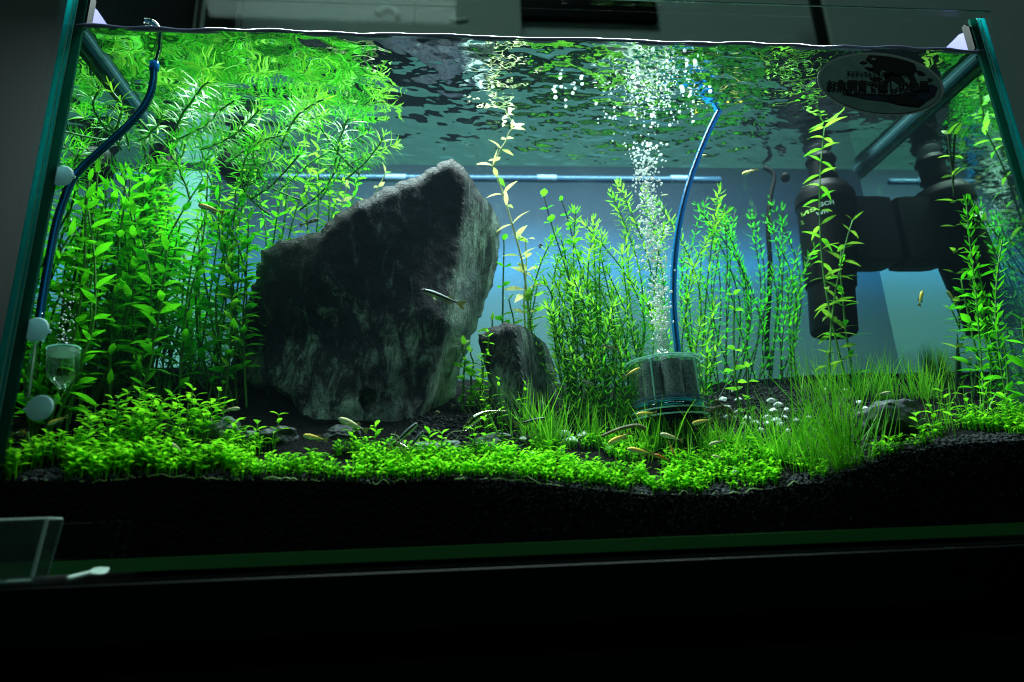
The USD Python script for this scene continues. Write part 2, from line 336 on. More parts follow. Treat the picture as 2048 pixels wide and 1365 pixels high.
# ------------------------------------------------------------------ the tank
tank = Thing('aquarium', 'rimless glass fish tank full of water and plants', 'aquarium', (0, 0, 0))
tank.part('front_pane', box(-W2, W2, 0, GT, .0062, RIM), 'clear_glass')
tank.part('back_pane', box(-W2, W2, YB+.001, YB+.001+GT, .0062, RIM), 'clear_glass')
for s in (-1, 1):
    a, b = sorted((s*W2, s*(W2-GT)))
    tank.part('side_pane', box(a, b, GT+.0016, YB+.0008, .0062, RIM), 'clear_glass')
    tank.part('pane_edge', box(a, b, GT+.0004, GT+.0014, .0064, RIM-.0002), 'glass_edge')
    a2, b2 = sorted((s*(W2-GT-.0005), s*(W2-GT-.0055)))
    tank.part('corner_seam', box(a2, b2, GT+.0004, GT+.0022, .0064, RIM-.001), 'seam')
    for q, wd in ((W2-.0035, .0009), (W2-GT-.0001, .0004)):
        tank.part('edge_line', box(min(s*q, s*(q-wd)), max(s*q, s*(q-wd)), GT+.0000, GT+.0003, .0064, RIM-.0005), 'edge_line')
    a3, b3 = sorted((s*(W2-GT-.0003), s*(W2-GT-.0055)))
    tank.part('glass_brace', box(a3, b3, .0095, YB-.001, WZ-.0035, WZ-.0009), 'brace_glass')
    a4, b4 = sorted((s*(W2-GT-.0003), s*(W2-GT-.0020)))
    tank.part('brace_seam', box(a4, b4, .0095, YB-.001, WZ-.0100, WZ-.0037), 'seam')
tank.part('bottom_pane', box(-W2, W2, 0.0, YB+.007, .0, .006), 'green_mat')
tank.part('front_rim', box(-W2+.0005, W2-.0005, .0003, .0014, RIM+.0001, RIM+.0006), 'rim_edge')
for s in (-1, 1):
    br = Thing('lamp_bracket', ['violet lit plastic bracket on the left side pane above the water', '', 'violet lit plastic bracket on the right side pane above the water'][s+1], 'bracket', (s*.29, .02, RIM), group='lamp brackets on the side panes')
    pl = Polygon([(0, 0), (.045, 0), (.045, .022), (.006, .022), (.0015, .020), (0, .016)]).buffer(0)
    g = trimesh.creation.extrude_polygon(pl, .003)
    v = np.array(g.vertices); w_ = np.stack([s*(W2-GT-.0010)-s*v[:, 2], .013+v[:, 0], WZ+.003+v[:, 1]], 1)
    br.part('plate', (w_, np.array(g.faces)), 'violet_lit_plastic')
    pl = Polygon([(-.006, 0), (-.0006, 0), (-.0006, .022), (-.003, .0225), (-.006, .018)]); g = trimesh.creation.extrude_polygon(pl, .006)
    v = np.array(g.vertices); w_ = np.stack([s*(W2-GT-.0010)-s*v[:, 2], .013+v[:, 0], WZ+.003+v[:, 1]], 1)
    br.part('clip', (w_, np.array(g.faces)), 'black_plastic')
lf = stage.GetPrimAtPath('/World/tank_lamp'); put(lf, label='long slim aquarium lamp hanging above the water', category='lamp')
usdkit.mesh(stage, '/World/tank_lamp/housing', box(-.295, .295, .058, .138, .495, .515), M['black_plastic'])

# water: a ripple sheet on top, plane sides; choppy round the rising bubbles
wx, wy = np.linspace(-W2+GT+.0004, W2-GT-.0004, 460), np.linspace(GT+.0006, YB-.0002, 150)
X, Y = np.meshgrid(wx, wy, indexing='ij')
bub = at(1300, 200, .055); bx_, by_ = bub[0], .058
rr = np.hypot(X-bx_, (Y-by_)*1.0)
chop = np.exp(-(rr/.13)**2)
P3 = np.stack([X, Y*1.25, np.zeros_like(X)], -1)
W_ = P3+.012*np.stack([meshkit.fbm(P3*30, 2, 5), meshkit.fbm(P3*30, 2, 6), 0*X], -1)
W_[..., 1] *= 1.5
h = .0030*chop*(meshkit.fbm(W_*70, 4, 3)-.5)+.0030*np.exp(-((X-bx_+.004)/.022)**2-((Y-.05)/.05)**2)*(meshkit.fbm(P3*190, 3, 4)-.5)+.00010*np.exp(-(rr/.10)**2)*np.sin(rr*560+14*meshkit.fbm(P3*45, 3, 9))
h += .0014*np.exp(-((X+.06)/.11)**2)*(meshkit.fbm(P3*44, 3, 21)-.5)
h += .0010*np.exp(-((X-.05)/.24)**2)*(meshkit.fbm(P3*60, 3, 22)-.5)
h += .0020*np.clip((-.02-X)/.12, 0, 1)*(meshkit.fbm(W_*34, 2, 11)-.5)+.00035*(meshkit.fbm(P3*24, 2, 12)-.5)
edge = np.clip(np.minimum(np.minimum(X-wx[0], wx[-1]-X), np.minimum((Y-wy[0])*1.3, wy[-1]-Y))/.006, 0, 1)
top = np.stack([X, Y, WZ+h*edge], -1).reshape(-1, 3)
nx, ny = X.shape; idx = np.arange(nx*ny).reshape(nx, ny)
tf = np.vstack([np.stack([idx[:-1, :-1], idx[1:, :-1], idx[1:, 1:]], -1).reshape(-1, 3), np.stack([idx[:-1, :-1], idx[1:, 1:], idx[:-1, 1:]], -1).reshape(-1, 3)])
water = Thing('water', 'clear rippled water filling the tank', 'water', kind='structure')
water.part('water_surface', (top, tf), 'water_surface', True)
def quad(a, b, c, d): return np.array([a, b, c, d], float), np.array([[0, 1, 2], [0, 2, 3]])
x0, x1, y0, y1 = wx[0], wx[-1], wy[0], wy[-1]
zb = .02
water.part('water_side', quad((x0, y0, zb), (x0, y0, WZ), (x0, y1, WZ), (x0, y1, zb)), 'water_side')
water.part('water_side', quad((x1, y0, zb), (x1, y1, zb), (x1, y1, WZ), (x1, y0, WZ)), 'water_side')
water.part('water_back', quad((x0, y1, zb), (x0, y1, WZ), (x1, y1, WZ), (x1, y1, zb)), 'water_side')
mp_ = [np.array([x, GT+.0016, WZ+.0012+.0005*math.sin(x*61)+.0004*math.sin(x*173)]) for x in np.linspace(x0+.001, x1-.001, 120)]
water.part('water_body', box(x0+.001, x1-.001, GT+.0012, YB-.0012, .010, WZ-.0022), 'murk')
water.part('meniscus', tube(mp_, .0015+.0003*np.sin(np.arange(120)*.9), 8), 'meniscus', True)

# soil
gx, gy = np.linspace(x0+.0006, x1-.0006, 240), np.concatenate([[GT+.0008], np.linspace(GT+.0012, YB-.001, 80)])
X, Y = np.meshgrid(gx, gy, indexing='ij')
Z = ground(X, np.maximum(Y, .008))+.0010*(meshkit.noise(np.stack([X*420, Y*420, 0*X], -1), 2)-.5)
tp = np.stack([X, Y, Z], -1)
nx, ny = X.shape; top = tp.reshape(-1, 3); idx = np.arange(nx*ny).reshape(nx, ny)
f1 = np.vstack([np.stack([idx[:-1, :-1], idx[1:, :-1], idx[1:, 1:]], -1).reshape(-1, 3), np.stack([idx[:-1, :-1], idx[1:, 1:], idx[:-1, 1:]], -1).reshape(-1, 3)])
loop = np.concatenate([idx[:, 0], idx[-1, 1:], idx[-2::-1, -1], idx[0, -2:0:-1]])
low = top[loop].copy(); low[:, 2] = .0066; n0 = len(top); k = len(loop)
f2 = [[loop[i], n0+i, n0+(i+1) % k] for i in range(k)]+[[loop[i], n0+(i+1) % k, loop[(i+1) % k]] for i in range(k)]
soil = usdkit.mesh(stage, '/World/ground', (np.vstack([top, low]), np.vstack([f1, np.array(f2)])), M['soil'], True)
put(soil.GetPrim(), label='sloping bed of black planting soil seen through the front glass', category='ground', kind='structure')

def instancer(name, label, category, protos, matn, pos, scale, rot, smooth=True):
    path = numbered('/World', name); pi = UsdGeom.PointInstancer.Define(stage, path)
    put(pi.GetPrim(), label=label, category=category, kind='stuff')
    rel = pi.CreatePrototypesRel()
    for i, m in enumerate(protos):
        p = f'{path}/piece' + (f'_{i:03d}' if i else ''); usdkit.mesh(stage, p, m, M[matn], smooth); rel.AddTarget(p)
    n = len(pos); rg = np.random.default_rng(n)
    pi.CreateProtoIndicesAttr(Vt.IntArray.FromNumpy(rg.integers(0, len(protos), n).astype(np.int32)))
    pi.CreatePositionsAttr(Vt.Vec3fArray.FromNumpy(np.asarray(pos, np.float32)))
    s = np.asarray(scale, np.float32); s = np.repeat(s[:, None], 3, 1) if s.ndim == 1 else s
    pi.CreateScalesAttr(Vt.Vec3fArray.FromNumpy(s))
    q = []
    for ax, a in rot:
        ax = unit(ax); w = math.cos(a/2); x, y, z = ax*math.sin(a/2); q.append(Gf.Quath(w, x, y, z))
    pi.CreateOrientationsAttr(Vt.QuathArray(q))
    return pi
rg = np.random.default_rng(3)
pr = [rock_mesh((1, 1, .85), (0, 0, 0), rg, 1, .5) for _ in range(3)]
pos, sc = [], []
for _ in range(5200):
    u = rg.random()
    if u < .5: x, y = rg.uniform(-.292, .292), rg.uniform(.0085, .016)
    elif u < .62: px = rg.uniform(820, 1080); q = on_ground(px, rg.uniform(835, 905)); x, y = q[0], q[1]
    else: q = on_ground(rg.uniform(1330, 1760), rg.uniform(770, 905)); x, y = q[0], q[1]
    pos.append((x, y, float(ground(x, y))+rg.uniform(-.0004, .0008))); sc.append(rg.uniform(.0009, .0017))
for _ in range(2600):
    x = rg.uniform(-.06, .292); dz = rg.exponential(.006)
    pos.append((x, GT+.0016, float(ground(x, .008))-dz)); sc.append(rg.uniform(.0008, .0014))
instancer('soil_granules', 'loose black round soil granules along the front and the open beds', 'granules', pr, 'granule', pos, sc, [(rg.normal(size=3), rg.uniform(0, 3)) for _ in pos])

# ------------------------------------------------------------------ behind the tank
def prism_bar(px0, py0, px1, py1, y, r, n=24): return tube(smooth_path([at(px0, py0, y), at(px1, py1, y)], n), r, 16)
t = Thing('glass_tube', 'long pale blue tube lying level behind the back pane', 'tube', at(1000, 356, .235))
t.part('tube', prism_bar(520, 355, 1440, 361, .235, .0034), 'tube_blue', True)
for a, b in ((770, 812), (1074, 1112), (1340, 1380)): t.part('sleeve', prism_bar(a, 357+(a-770)*.004, b, 357+(b-770)*.004, .235, .0041, 4), 'tube_white', 40)
single('backdrop', 'backdrop sheet behind the tank with a soft blue glow painted on it', 'backdrop', wall_box(150, 2400, 300, 960, .40, .003), 'glow_board')
for k, (a, b, y0_, y1_, lb) in enumerate(((212, 290, 338, 735, 'pale mint board behind the leafy plants by the left pane'), (306, 398, 342, 735, 'narrow pale mint board right of the dark slanting post'))):
    t = Thing('mint_board', lb, 'board', at(a, y1_, .26)); t.part('board', wall_box(a, b, y0_+(14 if k == 2 else 0), y1_, .26, .008), 'mint_board' if k < 2 else 'mint_dim')
    if k == 2:
        for ang in (20, 75, 130, 185, 240, 300):
            d = np.array([math.cos(math.radians(ang)), 0, math.sin(math.radians(ang))])
            t.part('leaf_print', blade(at(2018, 400, .2585)+d*.002, d, (0, -1, 0), .022, .0042, 0, 6, .5, 0), 'mint_print')
def post(name, label, pts, r0, y, mt):
    P = [at(px, py, y) for px, py in pts]; x = np.mean([p[0] for p in P]); z0, z1 = sorted((P[0][2], P[-1][2]))
    t = Thing(name, label, 'post', (x, y, z0)); t.part('shaft', box(x-r0, x+r0, y, y+.006, z0, z1), mt); return t, x, z0, z1
post('thin_post', 'thin dark post above the water near the left corner', [(278, -60), (278, 300)], .0022, .42, 'post_dark')
t, x, a, b = post('edged_post', 'dark post with two pale edges above the water', [(398, -60), (330, 700)], .0042, .42, 'post_dark')
for s in (-1, 1): t.part('pale_edge', box(x+s*.0048-.0012, x+s*.0048+.0012, .4185, .425, a, b), 'post_white')
post('thin_post', 'thin dark post right of the pale edged post', [(470, -60), (470, 300)], .0030, .42, 'post_dark')
t, x, a, b = post('right_post', 'wide dark post with one pale edge behind the right of the tank', [(1655, -80), (1655, 330)], .0085, .46, 'post_dark')
t.part('pale_edge', box(x+.009, x+.0135, .458, .464, a, b), 'post_white')
t = Thing('wall_poster', 'pale grey poster with white marks on the wall', 'poster', at(780, 60, .54)); t.part('sheet', wall_box(682, 1046, -120, 400, .54, .004), 'poster_grey')
q = at(775, 40, .537); ar = [q+np.array([.018*math.cos(a), 0, .022*math.sin(a)]) for a in np.linspace(.3, 2.7, 14)]
t.part('white_mark', tube(ar, .006, 8), 'poster_print', True)
for k in range(5): t.part('white_dot', trimesh.creation.icosphere(1, .0022).apply_translation(at(828+1.5*(k % 2), 3+10*k, .537)), 'poster_print')
t.part('white_mark', tube([at(898, 38, .537), at(915, 41, .537), at(935, 38, .537)], .003, 8), 'poster_print', True)
t = Thing('black_panel', 'black rectangular panel hanging above the water behind the tank', 'panel', at(1090, 38, .545))
t.part('panel', wall_box(876, 1308, -90, 34, .545, .012), 'black_plastic'); t.part('cable', tube(smooth_path([at(983, 30, .548), at(986, 48, .548), at(988, 120, .548)], 8), .0016, 8), 'post_white', True)

# ------------------------------------------------------------------ stones
def front_of(px, py):
    y = np.interp(py, [320, 470, 690, 800, 890], [.049, .053, .057, .050, .039])
    xr = np.interp(py, [322, 345, 450, 560, 700, 800, 870], [915, 932, 922, 908, 880, 848, 800])
    y += np.clip(px-xr, 0, None)*.00050
    xl = np.interp(py, [470, 560, 650, 850], [648, 622, 612, 600]); y += np.clip(xl-px, 0, None)*.00018
    for (cx, cy, ang, k) in [(760, 470, -.6, .00005), (840, 560, .25, .00006), (700, 640, 2.6, .00005), (650, 560, 1.9, .00006), (790, 740, .9, .00007), (880, 430, 1.2, .00006), (680, 790, -2.3, .00008), (740, 820, 1.8, .00008)]:
        y += np.clip((px-cx)*math.cos(ang)+(py-cy)*math.sin(ang), 0, 130)*k
    y += .010*np.exp(-(((px-735)/15)**2+((py-803)/20)**2)**2)
    y += .0035*np.exp(-((px-612-(py-750)*.03)/7)**2)*np.clip((py-600)/90, 0, 1)
    y += .004*np.exp(-((px-870-(800-py)*.25)/9)**2)*np.clip((py-650)/60, 0, 1)
    return y
def sheet_rock(name, label, outline, front, thick, step, mt, seed, amp, cat='rock'):
    pg = Polygon(outline).buffer(0); L = pg.exterior.length
    bd = np.array([pg.exterior.interpolate(s).coords[0] for s in np.arange(0, L, step)])
    bd += (meshkit.noise(np.stack([bd[:, 0]/14, bd[:, 1]/14, bd[:, 0]*0], -1), seed)-.5)[:, None]*7
    bd += (meshkit.noise(np.stack([bd[:, 1]/5, bd[:, 0]/5, bd[:, 0]*0+3], -1), seed)-.5)[:, None]*3.5
    pg = Polygon(bd).buffer(0); x0_, y0_, x1_, y1_ = pg.bounds
    g = [(x, y) for i, y in enumerate(np.arange(y0_, y1_, step*.9)) for x in np.arange(x0_+(i % 2)*step/2, x1_, step) if pg.contains(Point(x, y)) and pg.exterior.distance(Point(x, y)) > step*.55]
    A = np.vstack([bd, np.array(g)]); tri = Delaunay(A).simplices
    cen = A[tri].mean(1); tri = tri[[pg.contains(Point(*c)) for c in cen]]
    a_ = A[tri]; w = np.cross(a_[:, 1]-a_[:, 0], a_[:, 2]-a_[:, 0]); tri[w > 0] = tri[w > 0][:, ::-1]
    dist = np.array([pg.exterior.distance(Point(*p)) for p in A]); nb = len(bd)
    yf = front(A[:, 0], A[:, 1])
    P0 = np.array([at(*p, y) for p, y in zip(A, yf)])
    nz = meshkit.fbm(P0*np.array([70, 70, 22])+seed, 5, seed)-.5; nz2 = meshkit.fbm(P0*190+seed, 4, seed+7)-.5; nz3 = meshkit.noise(P0*np.array([26, 26, 16])+seed*3, seed+3)-.5
    yf = yf+amp*(.55*np.abs(nz)*2+.45*nz2+.35*nz3)
    edge = thick*.11*np.exp(-dist/(step*.8))
    fr = np.array([at(*p, y) for p, y in zip(A, yf+edge)])
    yb_ = yf+edge+thick*(1-np.exp(-dist/(step*5)))
    bk = np.array([at(*p, min(y, YB-.003)) for p, y in zip(A[nb:], yb_[nb:])])
    m = np.concatenate([np.arange(nb), len(A)+np.arange(len(A)-nb)])
    f = np.vstack([tri, m[tri][:, ::-1]])
    return single(name, label, cat, (np.vstack([fr, bk]), f), mt, 17)
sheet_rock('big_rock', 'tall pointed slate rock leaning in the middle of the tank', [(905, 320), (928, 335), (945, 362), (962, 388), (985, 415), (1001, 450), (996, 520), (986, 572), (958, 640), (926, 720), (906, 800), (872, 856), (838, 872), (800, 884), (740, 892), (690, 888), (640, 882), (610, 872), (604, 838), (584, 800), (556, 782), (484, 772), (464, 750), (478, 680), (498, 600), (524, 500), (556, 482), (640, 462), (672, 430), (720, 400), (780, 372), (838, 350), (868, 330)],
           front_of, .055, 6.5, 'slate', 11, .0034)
sheet_rock('small_rock', 'dark slate rock leaning beside the foot of the tall rock', [(955, 668), (985, 655), (1012, 646), (1040, 650), (1062, 664), (1094, 690), (1112, 738), (1114, 790), (1085, 832), (1050, 872), (1010, 850), (992, 800), (972, 745)],
           lambda x, y: .066-(870-y)/250*.004+np.clip(x-1028+(y-650)*-.16, 0, None)*.00075, .035, 6.0, 'slate_plain', 23, .003)
rg = np.random.default_rng(8)
for px, py, rw, rh, dp, mt, lb, sq in [
    (432, 858, 46, 36, .030, 'grey_stone', 'rounded grey stone among the carpet left of the tall rock', .9), (548, 868, 44, 28, .03, 'dark_stone', 'low dark stone beside the notch of the tall rock', .9),
    (680, 862, 40, 22, .028, 'dark_stone', 'flat mossy stone at the foot of the tall rock', .8), (972, 880, 38, 22, .03, 'grey_stone', 'grey angular stone on the open soil right of the tall rock', .9),
    (852, 892, 40, 12, .028, 'grey_stone', 'thin flat grey stone below the tip of the tall rock', .9), (1072, 818, 30, 28, .055, 'grey_stone', 'pale stone in front of the small slate rock', .9),
    (1800, 826, 68, 54, .034, 'dark_stone', 'dark blue grey stone in the grass on the right', .9), (1245, 858, 60, 18, .034, 'dark_stone', 'flat dark stone lying in the grass left of the round filter', .8),
    (1030, 905, 26, 10, .02, 'dark_stone', 'small dark flat stone at the edge of the carpet', .8), (905, 888, 24, 13, .026, 'grey_stone', 'small grey stone nearest the foot of the ridge of the tall rock', .8), (1012, 872, 20, 12, .03, 'grey_stone', 'small grey stone just right of the grey angular stone', .8), (790, 884, 26, 12, .026, 'dark_stone', 'low dark stone left of the striped fish at the rock tip', .8), (492, 872, 24, 16, .028, 'grey_stone', 'small grey stone between the rounded stone and the notch of the tall rock', .8)]:
    c_ = on_ground(px, py+rh*.75); s_ = np.linalg.norm(at(px+100, py, c_[1])-at(px, py, c_[1]))/100
    single('stone', lb, 'stone', rock_mesh((rw*s_, rw*s_*.7, rh*s_*1.1), (c_[0], c_[1]+.004, c_[2]+rh*s_*.45), rg, 4, .45), mt, 25)
peb = [(1128, 868, 12), (1145, 884, 15), (1170, 872, 13), (1210, 890, 9), (1218, 899, 10), (1068, 910, 10), (1048, 880, 10), (1118, 902, 8), (1542, 803, 10), (1556, 811, 10), (1550, 822, 9), (1535, 836, 9), (1556, 842, 11), (1572, 836, 8), (1538, 848, 9), (1562, 850, 9), (1497, 838, 10), (1512, 848, 11), (1458, 838, 14), (1454, 818, 12), (1595, 842, 9), (1622, 836, 8), (1560, 902, 10), (1590, 890, 7), (1480, 800, 8), (1466, 782, 7), (1655, 780, 7), (1694, 782, 8), (1630, 862, 7), (1654, 938, 7), (1448, 800, 10), (1524, 860, 8), (1578, 862, 7), (1720, 806, 8), (1734, 818, 8), (1476, 826, 9), (1488, 850, 8), (1575, 820, 7), (1445, 940, 7), (1470, 946, 8), (1756, 862, 9)]
src = None
for k, (px, py, r) in enumerate(peb):
    c_ = on_ground(px, py+r*.4); s_ = np.linalg.norm(at(px+100, py, c_[1])-at(px, py, c_[1]))/100
    a = rg.uniform(0, 6.28); S = r*s_*.95; Mx = np.eye(4); Mx[:3, :3] = np.array([[math.cos(a), math.sin(a), 0], [-math.sin(a), math.cos(a), 0], [0, 0, .72]])*S; Mx[3, :3] = c_+np.array([0, .001, S*.45])
    lb = 'small white pebble on the black soil around the round filter' if px > 1330 else 'small white pebble beside the grass tufts right of the tall rock'
    if src is None:
        t = Thing('pebble', lb, 'pebble', group='white pebbles on the soil', matrix=Mx); t.part('stone', rock_mesh((1, 1.2, 1), (0, 0, 0), rg, 2, .3), 'white_pebble', True); src = t.path
    else: dup('pebble', src, Mx, lb, 'pebble', 'white pebbles on the soil')
# ------------------------------------------------------------------ hoses, diffuser, filters, sticker
def pathpx(pts, n=40): return smooth_path([at(px, py, y) for px, py, y in pts], n)
t = Thing('glass_elbow', 'bent clear glass pipe hanging over the front edge on the left', 'pipe', at(316, 60, .012))
t.part('pipe', tube(pathpx([(288, 41, .010), (306, 46, .012), (317, 62, .014), (318, 95, .014), (306, 140, .014)]), .0018, 12), 'bulb_glass', True)
t.part('bore', tube(pathpx([(288, 41, .010), (306, 46, .012), (317, 62, .014), (318, 95, .014), (306, 140, .014)]), .0007, 8), 'teal_hose', True)
t = Thing('air_hose', 'dark teal hose curving down the left pane to the glass diffuser', 'hose', at(300, 200, .014))
hp = pathpx([(308, 132, .014), (306, 165, .014), (298, 195, .014), (280, 225, .014), (252, 255, .014), (212, 292, .014), (172, 328, .014), (146, 358, .014), (128, 400, .014), (112, 450, .014), (98, 520, .014), (86, 590, .014), (78, 645, .014)], 70)
t.part('hose', tube(hp, .0021, 14), 'teal_hose', True)
t.part('highlight_bore', tube(hp+np.array([.0009, -.0016, .0006]), .0006, 6), 'blue_hose', True)  # brighter thread laid along the hose as a painted highlight
t.part('hose_end', tube(pathpx([(309, 126, .014), (308, 140, .014)], 4), .0027, 12), 'blue_hose', True)
def cup(t, px, py, rpx, mt='frosted_rubber', y=GT+.0008, tab=1):
    c_ = at(px, py, y); s_ = rpx*np.linalg.norm(at(px+100, py, y)-at(px, py, y))/100
    p = t.part('suction_cup', lathe([(0, 0), (s_*.9, 0), (s_, .0008), (s_*.93, .0015), (s_*.5, .0035), (s_*.3, .006), (0, .0062)], c_, (0, 1, 0), 32), mt, 40)
    t.part('tab', lathe([(0, 0), (.0008, 0), (.0010, .0006), (.0006, .0012), (0, .0012)], at(px+tab*rpx*1.04, py+rpx*.12, y), (0, 1, 0), 12), mt, True)
hc = Thing('hose_clip', 'frosted round suction cup holding the hose to the front glass', 'suction cup', at(122, 350, .01)); cup(hc, 122, 351, 24)
t = Thing('glass_diffuser', 'clear glass diffuser with white disc held by two frosted suction cups', 'diffuser', at(100, 740, .013))
cup(t, 70, 659, 27); cup(t, 78, 816, 28, tab=-1)
y = .0135; s_ = np.linalg.norm(at(228, 740, y)-at(128, 740, y))/100
t.part('glass_pipe', tube(pathpx([(80, 628, y), (76, 660, y), (68, 700, y), (62, 750, y), (57, 790, y), (66, 812, y), (90, 814, y), (112, 800, y), (124, 782, y), (126, 770, y)], 50), .0017, 12), 'bulb_glass', True)
t.part('pipe_line', tube(pathpx([(70, 688, y-.001), (64, 740, y-.001), (57, 796, y-.001)], 10), .0005, 6), 'ceramic', True)
bc = at(127, 705, y); ax = unit(at(128, 690, y)-at(125, 775, y)); R_ = 30*s_
t.part('bulb', lathe([(2*s_*4, -78*s_), (10*s_, -74*s_), (20*s_, -64*s_), (27*s_, -52*s_), (R_, -38*s_), (R_, 8*s_)], bc, ax), 'bulb_glass', 50)
t.part('bulb_rim', lathe([(R_*1.03, 7*s_), (R_*1.03, 9*s_), (R_*.94, 9*s_), (R_*.94, 7*s_)], bc, ax), 'edge_line')
t.part('ceramic_disc', lathe([(0, -5*s_), (R_*.95, -5*s_), (R_*.95, 5*s_), (0, 5*s_)], bc, ax), 'ceramic')
t = Thing('blue_hose', 'bright blue air hose curving up from the round filter to the surface', 'hose', at(1355, 700, .075))
bh = pathpx([(1452, 196, .075), (1440, 218, .075), (1420, 258, .075), (1400, 305, .075), (1380, 360, .075), (1364, 420, .075), (1352, 490, .075), (1347, 560, .075), (1348, 630, .075), (1356, 705, .075)], 60)
t.part('hose', tube(bh, .0022, 14), 'blue_hose', True)
t.part('bore', tube(bh+np.array([-.0008, -.0017, .0002]), .0007, 6), 'teal_hose', True)
# round box filter
y = .062; B = at(1342, 842, y); s_ = np.linalg.norm(at(1442, 800, y)-at(1342, 800, y))/100
ax = unit(at(1328, 700, y)-at(1347, 850, y)); R_ = 71*s_; H_ = 118*s_
t = Thing('box_filter', 'round clear box filter with grey sponge rolls standing tilted in the grass', 'filter', B)
d_, sx_, by2 = frame(ax, (0, 1, 0))
t.part('drum', lathe([(R_*1.02, 0), (R_*1.02, H_*.20), (R_, H_*.21), (R_*.98, H_*.96)], B, ax, 40), 'clear_plastic', 40)
t.part('base', lathe([(0, .0002), (R_*.93, .0002), (R_*.93, H_*.17), (0, H_*.17)], B, ax, 32), 'black_plastic', 40)
for hh, rr_ in ((.02, 1.03), (.12, 1.03), (.24, 1.02), (.30, .99)):
    t.part('band', lathe([(R_*rr_, H_*hh), (R_*rr_+.0005, H_*hh+.0002), (R_*rr_+.0005, H_*hh+.0007), (R_*rr_, H_*hh+.0009)], B, ax, 40), 'tube_blue' if hh > .2 else 'edge_line', 40)
t.part('floor_plate', lathe([(0, H_*.25), (R_*.93, H_*.25), (R_*.93, H_*.28), (0, H_*.28)], B, ax, 32), 'glass_edge', 40)
for k in range(7):
    a = k*2*math.pi/7+.25; c_ = B+(sx_*math.cos(a)+by2*math.sin(a))*R_*.60+d_*H_*.30
    pr = [(0, 0)]+[(R_*.27*(1+.03*math.sin(9*q)), H_*.62*q) for q in np.linspace(0, 1, 7)]+[(0, H_*.63)]
    t.part('sponge_roll', lathe(pr, c_, ax, 18), 'sponge', 50)
lid = t.part('lid', lathe([(R_*1.06, H_*.955), (R_*1.08, H_*.97), (R_*1.06, H_*.985), (R_*.78, H_*1.0), (R_*.42, H_*1.05), (R_*.27, H_*1.12), (R_*.21, H_*1.24), (R_*.19, H_*1.42), (R_*.185, H_*1.50)], B, ax, 40), 'lid_plastic', 50)
for a in (-2.6, -.5, 1.5):
    o = sx_*math.cos(a)+by2*math.sin(a)
    t.part('neck_line', tube(smooth_path([B+o*R_*.80+d_*H_*1.003, B+o*R_*.43+d_*H_*1.055, B+o*R_*.275+d_*H_*1.125, B+o*R_*.215+d_*H_*1.25, B+o*R_*.19+d_*H_*1.50], 12), .00032, 5), 'edge_line')  # pale threads and rim ring stand in for highlights on the neck
t.part('neck_ring', lathe([(R_*.18, H_*1.49), (R_*.205, H_*1.495), (R_*.205, H_*1.515), (R_*.18, H_*1.52)], B, ax, 24), 'edge_line', 40)
t.part('lid_ring', lathe([(R_*1.07, H_*.95), (R_*1.09, H_*.96), (R_*1.09, H_*.975), (R_*1.07, H_*.98)], B, ax, 40), 'edge_line', 40)
for a in (-2.2, -.9, .6): t.part('rib', tube([B+(sx_*math.cos(a)+by2*math.sin(a))*R_*.99+d_*H_*.2, B+(sx_*math.cos(a)+by2*math.sin(a))*R_*.985+d_*H_*.95], .0005, 6), 'edge_line')
# black cable and left pump
t = Thing('power_cable', 'thin black cable running down the back behind the fine stems', 'cable', at(1535, 500, .15))
t.part('cable', tube(pathpx([(1528, 335, .150), (1548, 352, .148), (1540, 400, .148), (1536, 460, .148), (1540, 520, .148), (1538, 600, .148), (1534, 680, .148), (1538, 740, .148)], 40), .0019, 8), 'black_rubber', True)
t.part('clip', lathe([(0, 0), (.004, 0), (.0045, .002), (.003, .004), (0, .004)], at(1568, 356, .148), (.3, -1, -.4), 14), 'black_rubber', True)
t = Thing('outlet_pipe', 'black filter outlet pipe in the back left corner under the water', 'pipe', at(280, 270, .13))
t.part('pipe', tube(pathpx([(246, 266, .13), (300, 268, .13), (318, 276, .13), (330, 310, .13), (336, 345, .13)], 24), .0055, 14), 'black_plastic', True)
t.part('socket', lathe([(0, 0), (.0085, 0), (.0085, .018), (0, .018)], at(322, 312, .13), (.1, 0, 1), 18), 'black_plastic', 40)
t.part('suction_cup', lathe([(0, 0), (.007, .001), (.004, .005), (0, .005)], at(358, 300, .148), (0, -1, 0), 18), 'black_rubber', True)
t = Thing('water_pump', 'black round pump head half hidden by thin leaves upper left', 'pump', at(490, 335, .14))
t.part('pump_body', lathe([(0, 0), (.014, 0), (.017, .003), (.017, .012), (.012, .016), (0, .016)], at(487, 345, .149), (.05, -1, .1), 28), 'black_plastic', 40)
t.part('nozzle', tube(pathpx([(470, 292, .14), (478, 320, .14), (486, 345, .14)], 8), .0055, 12), 'black_plastic', True)
# two black canister filters at the back on the right
def canister(t, px, y0_, y1_, w0, w1, y, corr=None):
    a, b = at(px[0], y0_, y), at(px[1], y1_, y); s1 = np.linalg.norm(at(px[0]+100, y0_, y)-at(px[0], y0_, y))/100; s2 = np.linalg.norm(at(px[1]+100, y1_, y)-at(px[1], y1_, y))/100
    L = np.linalg.norm(a-b); r1, r2 = w0*s1/2, w1*s2/2
    t.part('canister', lathe([(0, 0), (r2*.94, 0), (r2, .002), (r2, L*.30), (r2*1.01, L*.305), (r2+(r1-r2)*.32, L*.31), (r1*.99, L*.86), (r1*1.05, L*.87), (r1*1.05, L*.93), (r1, L*.955), (r1*.86, L), (0, L)], b, a-b, 36), 'black_plastic', 35)
    return a, b, r1, s1
y = .131
t = Thing('canister_filter', 'black filter with tapered canister, printed label and square motor head in the back right corner', 'filter', at(1640, 660, y))
a, b, r1, s1 = canister(t, (1648, 1668), 380, 668, 100, 84, y)
